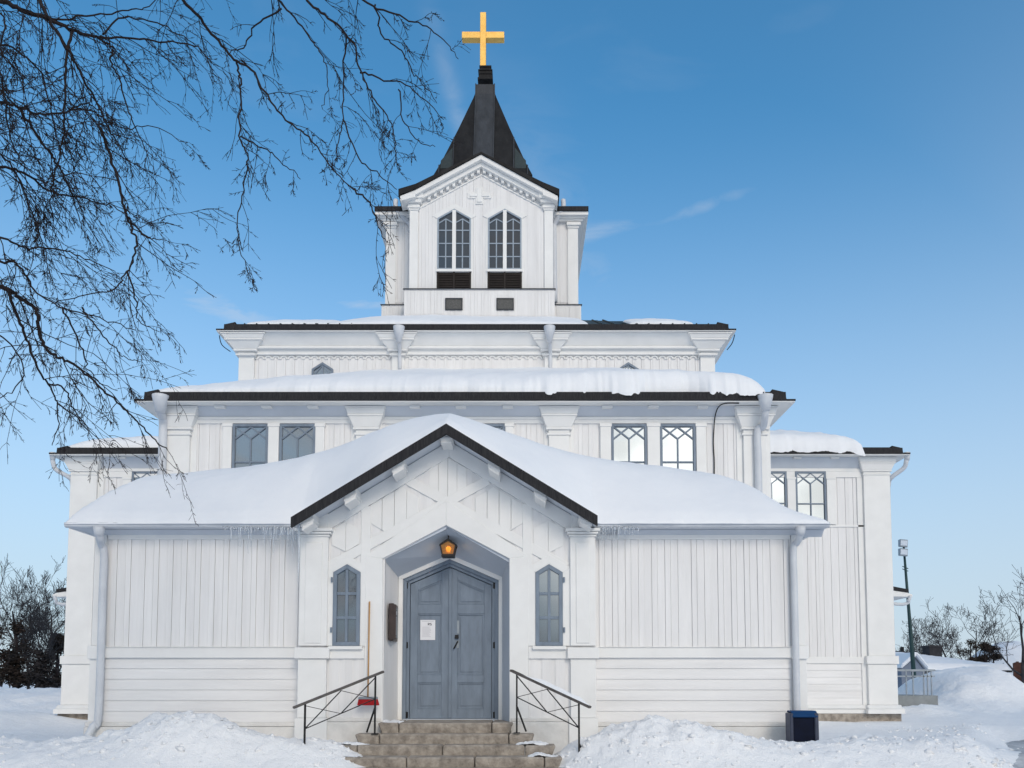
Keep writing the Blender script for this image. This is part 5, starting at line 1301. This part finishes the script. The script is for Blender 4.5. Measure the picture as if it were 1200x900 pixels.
# ------------------------------------------------------------------ platform with a railing
YR = 25.5
pr = empty('railing', (at(1075, 820, YR).x, YR + .8, .5), 'galvanised railing on a low concrete landing at the side door', 'railing')
x0, x1 = ax(1046, 790, YR), ax(1095, 790, YR); zt, zm, zb0 = az(785.5, YR), az(792.5, YR), az(815, YR)
m = MB(); m.box(x0, x1 + .06, YR - .05, YR + 1.8, .2, zb0); m.build('landing', M['concrete'], pr)
m = MB()
m.beam((x0, YR, zt), (x1, YR, zt), .05, .06); m.beam((x0, YR, zm), (x1, YR, zm), .03, .04); m.beam((x1, YR, zt), (x1, YR + 1.7, zt), .05, .06); m.beam((x1, YR, zm), (x1, YR + 1.7, zm), .03, .04)
m.build('rails', M['galv'], pr)
for px in (1062, 1070, 1082.5, 1087, 1091.5): x = ax(px, 800, YR); m = MB(); m.beam((x, YR, zt - .02), (x, YR, zb0 - .15), .03, .03); m.build('post', M['galv'], pr)
# ------------------------------------------------------------------ houses at the right
def house(name, label, x0, x1, y0, y1, z0, ze_, zr, hipr, wall, snow=.35, chim=None):
    h = empty(name, ((x0 + x1) / 2, (y0 + y1) / 2, z0), label, 'house')
    m = MB(); m.box(x0 + .3, x1 - .3, y0 + .3, y1 - .3, z0, ze_); m.build('wall', M[wall], h)
    m = MB(); ym = (y0 + y1) / 2
    m.prismx([(y0 + .05, ze_ - .12), (y0 + .05, ze_), (y1 - .05, ze_), (y1 - .05, ze_ - .12)], x0 + .05, x1 - .05); m.build('eave', M['black'], h)
    u, v = np.meshgrid(np.linspace(x0, x1, 50), np.linspace(y0, y1, 30))
    z = np.minimum((zr - ze_) * (1 - np.abs(v - ym) / (ym - y0)), np.where(hipr, (zr - ze_) * (x1 - u) / hipr if hipr else 9, 9))
    z = ze_ + np.maximum(z, 0) + snow * ss(0, .3, np.minimum(np.minimum(u - x0, x1 - u), np.minimum(v - y0, y1 - v))) + .06 * fbm(u * .6, v * .6, 3)
    m = MB(); m.grid(np.dstack([u, v, z])); r = m.build('snowy_roof', M['snowroof'], h, smooth=True, closed=False)
    if chim:
        c0, c1, yy_, ca, cb = chim; m = MB(); m.box(c0, c1, yy_, yy_ + .9, ca, cb); m.box(c0 - .06, c1 + .06, yy_ - .06, yy_ + .96, cb, cb + .12); m.build('chimney', M['galv'] if False else M['barkfar'], h)
    return h
YH = 46
house('house', 'low house with a wide snowy hip roof and square chimney', ax(1073, 780, YH), ax(1188, 780, YH), YH, YH + 9, .4, az(785.5, YH), az(769, YH + 4.5), 4.4, 'house', .3, (ax(1089.5, 765, YH + 3.2), ax(1104, 765, YH + 3.2), YH + 3.2, az(775, YH + 3.2), az(758.5, YH + 3.2)))
# little slate-blue gabled shed
YS_ = 40
sh = empty('shed', (at(1072, 800, YS_).x, YS_ + 1.5, .4), 'small slate blue gabled shed with snow on its roof', 'shed')
a, b, c = at(1054, 784, YS_), at(1072, 768.5, YS_), at(1086.5, 786, YS_)
m = MB(); m.prism([(a.x + .1, .4), (c.x - .12, .4), (c.x - .12, c.z), (b.x, b.z - .12), (a.x + .1, a.z)], YS_, YS_ + 3); m.build('wall', M['bluewall'], sh)
m = MB()
for p, q in ((a, b), (b, c)): m.prism([(p.x, p.z), (q.x, q.z), (q.x, q.z + .22), (p.x, p.z + .22)], YS_ - .25, YS_ + 3.2)
m.build('snowy_roof', M['snowroof'], sh, bevel=.08)
# dark outbuilding, brick wall and snowy hill at the far right
ob = empty('outbuilding', (at(1056, 780, 52).x, 53, .4), 'small dark outbuilding with a stovepipe behind the shed', 'outbuilding')
a, b = at(1050, 766, 52), at(1061, 762.5, 52); m = MB(); m.prism([(a.x, .4), (b.x + .5, .4), (b.x + .5, b.z - .2), (b.x - .2, b.z), (a.x, a.z)], 52, 55); m.build('wall', M['black'], ob)
m = MB(); c = at(1058, 758, 52.3); m.tube([(c.x, 52.4, c.z - .8), (c.x, 52.4, c.z)], .12, 8); m.build('stovepipe', M['iron'], ob)
bw = MB(); a, b = at(1188, 776, 50), at(1240, 776, 50)
for i in range(40):
    x = a.x + (b.x - a.x) * i / 40; bw.box(x, x + (b.x - a.x) / 40 - .03, 50, 50.12, .4, a.z + random.uniform(-.05, .05))
tag(bw.build('board_fence', M['brick'], None), 'dark red brown board fence at the right edge', 'fence')
u, v = np.meshgrid(np.linspace(-1, 1, 60), np.linspace(-1, 1, 30)); hc = at(1172, 752, 95)
rr = np.clip(1 - (u ** 2 + v ** 2), 0, 1); Z = .3 + (hc.z - .3) * np.sqrt(rr) ** 1.2 + .25 * fbm(u * 6, v * 6, 3) * rr
m = MB(); m.grid(np.dstack([hc.x + 1.0 + u * 5.2, 95 + v * 8, Z])); tag(m.build('snow_hill', M['snowroof'], None, smooth=True, closed=False), 'rounded snow covered hill behind the low house', 'hill', kind='structure')

# ------------------------------------------------------------------ bare trees
def grow(mb_t, mb_c, p, d, L_, r, lev, rnd, spread=.55, up=.12, nseg=4, kids=(3, 5), minr=.006, maxlev=4):
    pts = [p.copy()]; rad = [r]; q = p.copy(); dd = d.copy()
    for i in range(nseg):
        dd = (dd + Vector((rnd.gauss(0, .16), rnd.gauss(0, .16), rnd.gauss(0, .10) + up * .5))).normalized()
        q = q + dd * (L_ / nseg); pts.append(q.copy()); rad.append(max(minr, r * (1 - .75 * (i + 1) / nseg)))
    (mb_t if lev == 0 else mb_c).tube(pts, rad, 6 if lev == 0 else (4 if lev == 1 else 3), cap=False)
    if lev >= maxlev: return
    k = rnd.randint(*kids) + (3 if lev == 0 else 0)
    for i in range(k):
        t = rnd.uniform(.25 if lev == 0 else .15, 1.0); f = t * nseg; a = min(int(f), nseg - 1); pos = pts[a].lerp(pts[a + 1], f - a)
        base = (pts[a + 1] - pts[a]).normalized(); ang = rnd.uniform(0, 2 * math.pi)
        side = base.cross(Vector((math.cos(ang), math.sin(ang), .3))).normalized()
        nd_ = (base * (1 - spread * .55) + side * spread * rnd.uniform(.7, 1.3) + Vector((0, 0, up))).normalized()
        grow(mb_t, mb_c, pos, nd_, L_ * rnd.uniform(.42, .66), max(minr, rad[a] * .55), lev + 1, rnd, spread, up, nseg, kids, minr, maxlev)
def bare_tree(x, y, h, seed, label, group='bare trees in the distance', spread=.6, up=.15, kids=(4, 5), minr=.008, m_='barkfar', lean=0):
    rnd = random.Random(seed); z = float(ground_z(np.array(x), np.array(y))) - .1
    t = empty('bare_tree', (x, y, z), label, 'tree', group); a, b = MB(), MB()
    grow(a, b, Vector((x, y, z)), Vector((lean, 0, 1)), h * .8, h * .022, 0, rnd, spread, up, 5, kids, minr)
    a.build('trunk', M[m_], t, smooth=True); b.build('crown', M[m_], t, smooth=True, closed=False)
def px_tree(px, pyt, Y, *a, **k):
    p = at(px, pyt, Y); bare_tree(p.x, Y, p.z - .5, *a, **k)
px_tree(18, 684, 42, 1, 'tallest bare birch at the left edge behind dark bushes')
px_tree(42, 694, 43, 2, 'bare birch second from the left edge, behind dark bushes')
px_tree(2, 705, 44, 3, 'bare tree cut by the left edge of the view')
px_tree(64, 724, 48, 4, 'shorter bare tree nearest the left church corner', spread=.8)
px_tree(32, 722, 46, 14, 'bushy bare tree between the two left birches', spread=.8)
px_tree(52, 735, 41, 15, 'low twiggy tree in front of the left birches', spread=.9)
px_tree(1118, 726, 85, 5, 'round crowned bare tree behind the chimney', spread=.85, minr=.014)
px_tree(1140, 722, 82, 6, 'taller round crowned bare tree beside the rusty conifer', spread=.8, minr=.014)
px_tree(1097, 745, 95, 7, 'small pale bare tree behind the low house roof', spread=.9, minr=.014)
px_tree(1076, 755, 100, 8, 'smallest bare tree beside the mast', spread=.9, minr=.014)
px_tree(1062, 748, 100, 18, 'bare bush half hidden behind the church side porch', spread=.9, minr=.014)
px_tree(1198, 690, 44, 9, 'tall dark bare tree at the right edge', spread=.7, minr=.010, kids=(3, 4))

def bushy(px, pyt, Y, halfpx, m_, label, seed, name='evergreen_tree', cat='tree', n=170, pyb=800):
    """rough evergreen: clumps of needles on limbs through an uneven crown"""
    rnd = random.Random(seed); p = at(px, pyt, Y); z0 = .4; H = p.z - z0; Rm = halfpx / FPX * Y
    t = empty(name, (p.x, Y, z0), label, cat); m = MB(); m.tube([(p.x, Y, z0 - .3), (p.x + rnd.uniform(-.1, .1), Y, z0 + H * .5), (p.x, Y, z0 + H * .9)], [.14, .09, .02], 8)
    f_ = MB(); k = MB()
    lobes = [(rnd.uniform(-.6, .6) * Rm, rnd.uniform(-.6, .6) * Rm, H * rnd.uniform(.25, .85), Rm * rnd.uniform(.35, .6)) for _ in range(9)] + [(0, 0, H * .86, Rm * .3)]
    for i in range(n):
        lx, ly, lz, lr = rnd.choice(lobes); d = Vector((rnd.gauss(0, 1), rnd.gauss(0, 1), rnd.gauss(0, 1))).normalized() * lr * rnd.uniform(.3, 1.1) ** .6
        c = Vector((p.x + lx + d.x, Y + ly + d.y, z0 + min(H, max(.1, lz + d.z * .9))))
        if rnd.random() < .25: k.tube([(p.x, Y, max(z0, c.z - Rm * .5)), c], [.03, .008], 3, cap=False)
        for e in range(16):
            q = c + Vector((rnd.gauss(0, .16), rnd.gauss(0, .16), rnd.gauss(0, .11))); v1 = Vector((rnd.gauss(0, 1), rnd.gauss(0, 1), rnd.gauss(.2, .6))).normalized() * rnd.uniform(.06, .15); v2 = v1.cross(Vector((rnd.gauss(0, 1), rnd.gauss(0, 1), rnd.gauss(0, 1)))).normalized() * .035
            f_.poly([q - v1, q + v2, q + v1, q - v2])
    n0 = len(m.v); m.v += k.v; m.f += [tuple(n0 + i for i in f) for f in k.f]
    m.build('trunk', M['bark'], t); f_.build('crown', M[m_], t, closed=False)
bushy(1137, 744, 78, 10, 'pine', 'rusty brown evergreen behind the low house', 21)
bushy(1153, 748, 78, 8, 'needle', 'dark green evergreen right of the rusty one', 22)
bushy(1163, 752, 80, 7, 'needle', 'small dark evergreen beside the snowy hill', 24)
bushy(20, 722, 40, 20, 'needle', 'largest dark brown evergreen at the left edge', 23, n=170)
bushy(-6, 728, 39, 18, 'needle', 'dark evergreen cut by the left edge of the view', 25, n=170)
bushy(68, 735, 45, 12, 'needle', 'dark evergreen touching the left church corner', 26, n=200)
bushy(46, 756, 39, 15, 'hedge', 'low brown bush below the left birches', 27, name='bush', cat='bush', n=120)

# ------------------------------------------------------------------ birch in the foreground, its trunk out of view on the left
rnd = random.Random(11)
TX, TY = -6.9, 5.2
birch = empty('birch_tree', (TX, TY, .1), 'large bare birch reaching in from the upper left close to the camera', 'tree')
trunk = [Vector((TX, TY, -.2)), Vector((TX + .1, TY, 2.5)), Vector((TX + .05, TY + .1, 5)), Vector((TX + .25, TY + .1, 7.5)), Vector((TX + .2, TY, 10)), Vector((TX + .4, TY, 12.5))]
m = MB(); m.tube(smooth_path(trunk), list(np.linspace(.24, .06, 31)), 14); m.build('trunk', M['bark'], birch, smooth=True)
def depth(px, py): return 6.1 + 1.3 * float(vnoise(px / 260 + 3.3, py / 260 + 1.7)) + .3 * float(vnoise(px / 90, py / 90 + 5))
def B3(p): return at(p[0], p[1], depth(*p))
# limbs traced as branching lines
limbs = [
 (8, [(-260, -90), (-90, -40), (0, 0), (30, 14), (58, 23), (84, 35), (112, 44), (128, 52), (135, 58)]),
 (6, [(30, -60), (47, 0), (58, 23), (77, 56), (93, 82), (112, 119), (128, 152), (140, 173)]),
 (5, [(-240, 60), (-60, 100), (0, 119), (23, 126), (47, 134), (75, 131), (98, 122), (120, 130)]),
 (4, [(23, 126), (37, 149), (54, 173), (65, 189), (75, 208), (88, 240), (96, 268)]),
 (4, [(84, 35), (78, 70), (76, 105), (75, 152), (68, 184), (60, 230), (62, 262)]),
 (3, [(133, 58), (130, 72), (140, 93), (149, 126), (161, 154), (173, 182), (184, 208)]),
 (3, [(117, 42), (163, 46), (200, 50), (233, 56), (250, 86), (262, 98)]),
 (2.2, [(79, 126), (112, 133), (140, 150), (180, 148), (214, 166)]),
 (5, [(196, -50), (215, 0), (233, 19), (252, 44), (275, 70), (295, 82), (315, 115), (335, 140), (362, 162), (390, 197), (415, 222)]),
 (2.4, [(415, 222), (432, 236), (437, 246), (446, 272), (453, 284)]),
 (3, [(277, 72), (281, 90), (282, 112), (281, 160), (290, 185), (285, 222), (278, 262), (283, 300), (298, 332)]),
 (2.2, [(282, 160), (312, 175), (332, 192), (352, 210)]),
 (3.4, [(318, -40), (327, 0), (347, 22), (367, 50), (380, 70), (384, 100), (378, 128)]),
 (4, [(345, -40), (360, 0), (385, 20), (410, 45), (422, 82), (437, 112), (455, 140), (465, 175), (462, 195)]),
 (3.5, [(400, -40), (425, 0), (462, 17), (495, 30), (520, 47), (537, 69)]),
 (2.6, [(422, 85), (445, 92), (475, 100), (500, 120), (520, 140)]),
 (2.4, [(405, 40), (402, 90), (402, 140), (395, 175), (393, 196)]),
 (2.2, [(402, 140), (420, 185), (445, 205), (465, 222)]),
 (2, [(467, 105), (472, 140), (490, 165), (510, 172)]),
 (2.4, [(440, 5), (448, 40), (470, 60), (484, 84), (497, 100), (512, 121)]),
 (4, [(118, 150), (135, 200), (142, 230), (149, 254), (160, 279), (156, 305), (149, 318), (131, 340), (93, 347), (60, 356)]),
 (2.6, [(149, 254), (168, 275), (180, 280), (194, 282)]),
 (6, [(-260, 270), (-80, 315), (0, 335), (23, 349), (42, 363), (47, 385), (53, 408), (70, 420), (87, 427), (107, 445), (133, 468), (155, 488), (180, 513), (196, 527)]),
 (4, [(-220, 250), (-50, 270), (0, 279), (35, 291), (70, 291), (105, 305), (135, 318)]),
 (2.5, [(149, 319), (159, 349), (163, 375), (187, 389)]),
 (4.2, [(-230, 300), (-60, 295), (0, 305), (23, 312), (40, 340), (70, 359), (117, 373), (159, 387)]),
 (4, [(10, 341), (23, 380), (33, 402), (45, 432), (57, 450), (67, 473), (68, 497), (61, 522)]),
 (2.6, [(72, 360), (83, 380), (97, 410), (103, 433), (120, 450), (138, 458)]),
 (2.6, [(57, 450), (75, 455), (85, 475), (100, 497), (117, 518)]),
 (2.4, [(67, 472), (87, 487), (108, 512)]),
 (2.4, [(96, 360), (110, 380), (133, 405), (145, 418), (165, 424)]),
 (4.5, [(-250, 180), (-70, 190), (0, 196), (30, 205), (62, 225), (95, 232), (130, 240), (150, 254)]),
 (3.5, [(-240, 140), (-50, 165), (0, 180), (25, 215), (40, 255), (52, 290), (60, 330)]),
 (3.2, [(-200, 40), (-30, 50), (20, 60), (50, 90), (60, 130), (70, 170), (92, 205), (110, 225)]),
 (3.5, [(-180, 10), (-20, 70), (5, 110), (12, 160), (28, 200), (30, 240)]),
 (3, [(-150, 380), (-40, 385), (10, 400), (28, 440), (5, 465), (-20, 470)]),
 (2.6, [(58, 23), (110, 18), (150, 12), (178, 4), (205, -20)]),
 (2.6, [(120, 40), (145, 20), (190, 30), (225, 50), (240, 60)]),
 (3.4, [(-150, -20), (-30, 10), (5, 20), (2, 60), (20, 90), (10, 110)]),
 (2.6, [(330, 10), (300, 30), (285, 55), (270, 60), (262, 80)]),
]
# the big boughs above the frame that carry the hanging ones
bough = [trunk[3], at(-150, -150, 6.0), at(60, -110, 6.1), at(200, -75, 6.2), at(330, -60, 6.3), at(410, -55, 6.2)]
m = MB(); sb = smooth_path(bough); m.tube(sb, list(np.linspace(.10, .03, len(sb))), 10)
main = MB(); twig = MB()
def nearest_on(p, path): return min(path, key=lambda q: (q - p).length)
main_pts = smooth_path(trunk, 10)
def wob(pts, amp):
    return [p + Vector((rnd.gauss(0, amp), rnd.gauss(0, amp), rnd.gauss(0, amp))) for p in pts]
def twigs(p, d, L_, r, lev):
    n = 8 if lev == 0 else (6 if lev == 1 else 4); pts = [p]; q = p.copy(); dd = d.copy(); cu = Vector((rnd.gauss(0, .06), rnd.gauss(0, .05), rnd.gauss(-.05, .06)))
    for i in range(n):
        if rnd.random() < .2: cu = -cu * .5
        dd = dd + cu
        dd = (dd + Vector((rnd.gauss(.03, .11), rnd.gauss(0, .10), rnd.gauss(-.07, .10)))).normalized(); q = q + dd * (L_ / n); pts.append(q.copy())
    rad = list(np.linspace(r, max(.0017, r * .36), n + 1)); twig.tube(pts, rad, 4 if lev < 2 else 3, cap=False)
    # buds
    for k in range(1, n):
        if rnd.random() < .45:
            o_ = Vector((rnd.gauss(0, 1), rnd.gauss(0, 1), rnd.gauss(0, 1))).normalized() * .012 + dd * .014
            twig.tube([pts[k], pts[k] + o_ * .6, pts[k] + o_ * 1.5], [.0014, .0030, .001], 3, cap=False)
    if lev < 2:
        for k in range(rnd.randint(3, 5) if lev == 0 else rnd.randint(2, 3)):
            a = rnd.randint(1, n - 1); base = (pts[a + 1] - pts[a]).normalized()
            side = Vector((rnd.gauss(0, 1), rnd.gauss(0, .8), rnd.gauss(-.15, .8))).normalized()
            twigs(pts[a], (base * .75 + side * .65).normalized(), L_ * rnd.uniform(.32, .55), r * .66, lev + 1)
for w_, pl in limbs:
    P = [B3(p) for p in pl]
    if pl[0][0] < -100: P = [nearest_on(P[0] + Vector((0, 0, -.3)), main_pts)] + P
    elif pl[0][1] <= -40: P = [nearest_on(P[0], sb)] + P
    P = smooth_path(P, 6); P = [P[0]] + [p + Vector((0, 0, .12 * math.sin(i * .55 + w_))) * (1 if p.x < -4.3 else 0) for i, p in enumerate(wob(P[1:-1], .006))] + [P[-1]]
    r0 = w_ / FPX * 6.0 * .44; rad = list(np.linspace(r0 * 1.15, max(.0026, r0 * .28), len(P))); 
    main.tube(P, rad, 7 if w_ > 4 else 5)
    mid = pl[len(pl) // 2]; dens = .075 if mid[0] < 130 and mid[1] < 340 else (.20 if mid[1] > 400 else .15 if mid[0] < 230 else .21)
    acc = 0
    for i in range(1, len(P)):
        seg = P[i] - P[i - 1]; acc += seg.length
        pj = P[i]; px_ = CX + FPX * pj.x / max(pj.y, 1); inframe = px_ > -420
        if acc > dens * (2.2 if px_ < -60 else 1) * rnd.uniform(.6, 1.5) and inframe:
            acc = 0; base = seg.normalized(); side = Vector((rnd.gauss(.15, .9), rnd.gauss(0, .7), rnd.gauss(-.3, .8))).normalized()
            frac = i / len(P); Lt = rnd.uniform(.30, .85) * (1.0 if px_ < 200 else .72) * (1.1 - .45 * frac)
            twigs(pj, (base * .7 + side * .75).normalized(), Lt, min(.0046, rad[i] * .5), 0 if px_ < 230 else (0 if rnd.random() < .6 else 1))
main.v += []
m2 = MB(); m2.v = m.v; m2.f = m.f
n0 = len(m2.v); m2.v += main.v; m2.f += [tuple(n0 + i for i in f) for f in main.f]
m2.build('limbs', M['bark'], birch, smooth=True)
twig.build('crown', M['bark'], birch, smooth=True, closed=False)
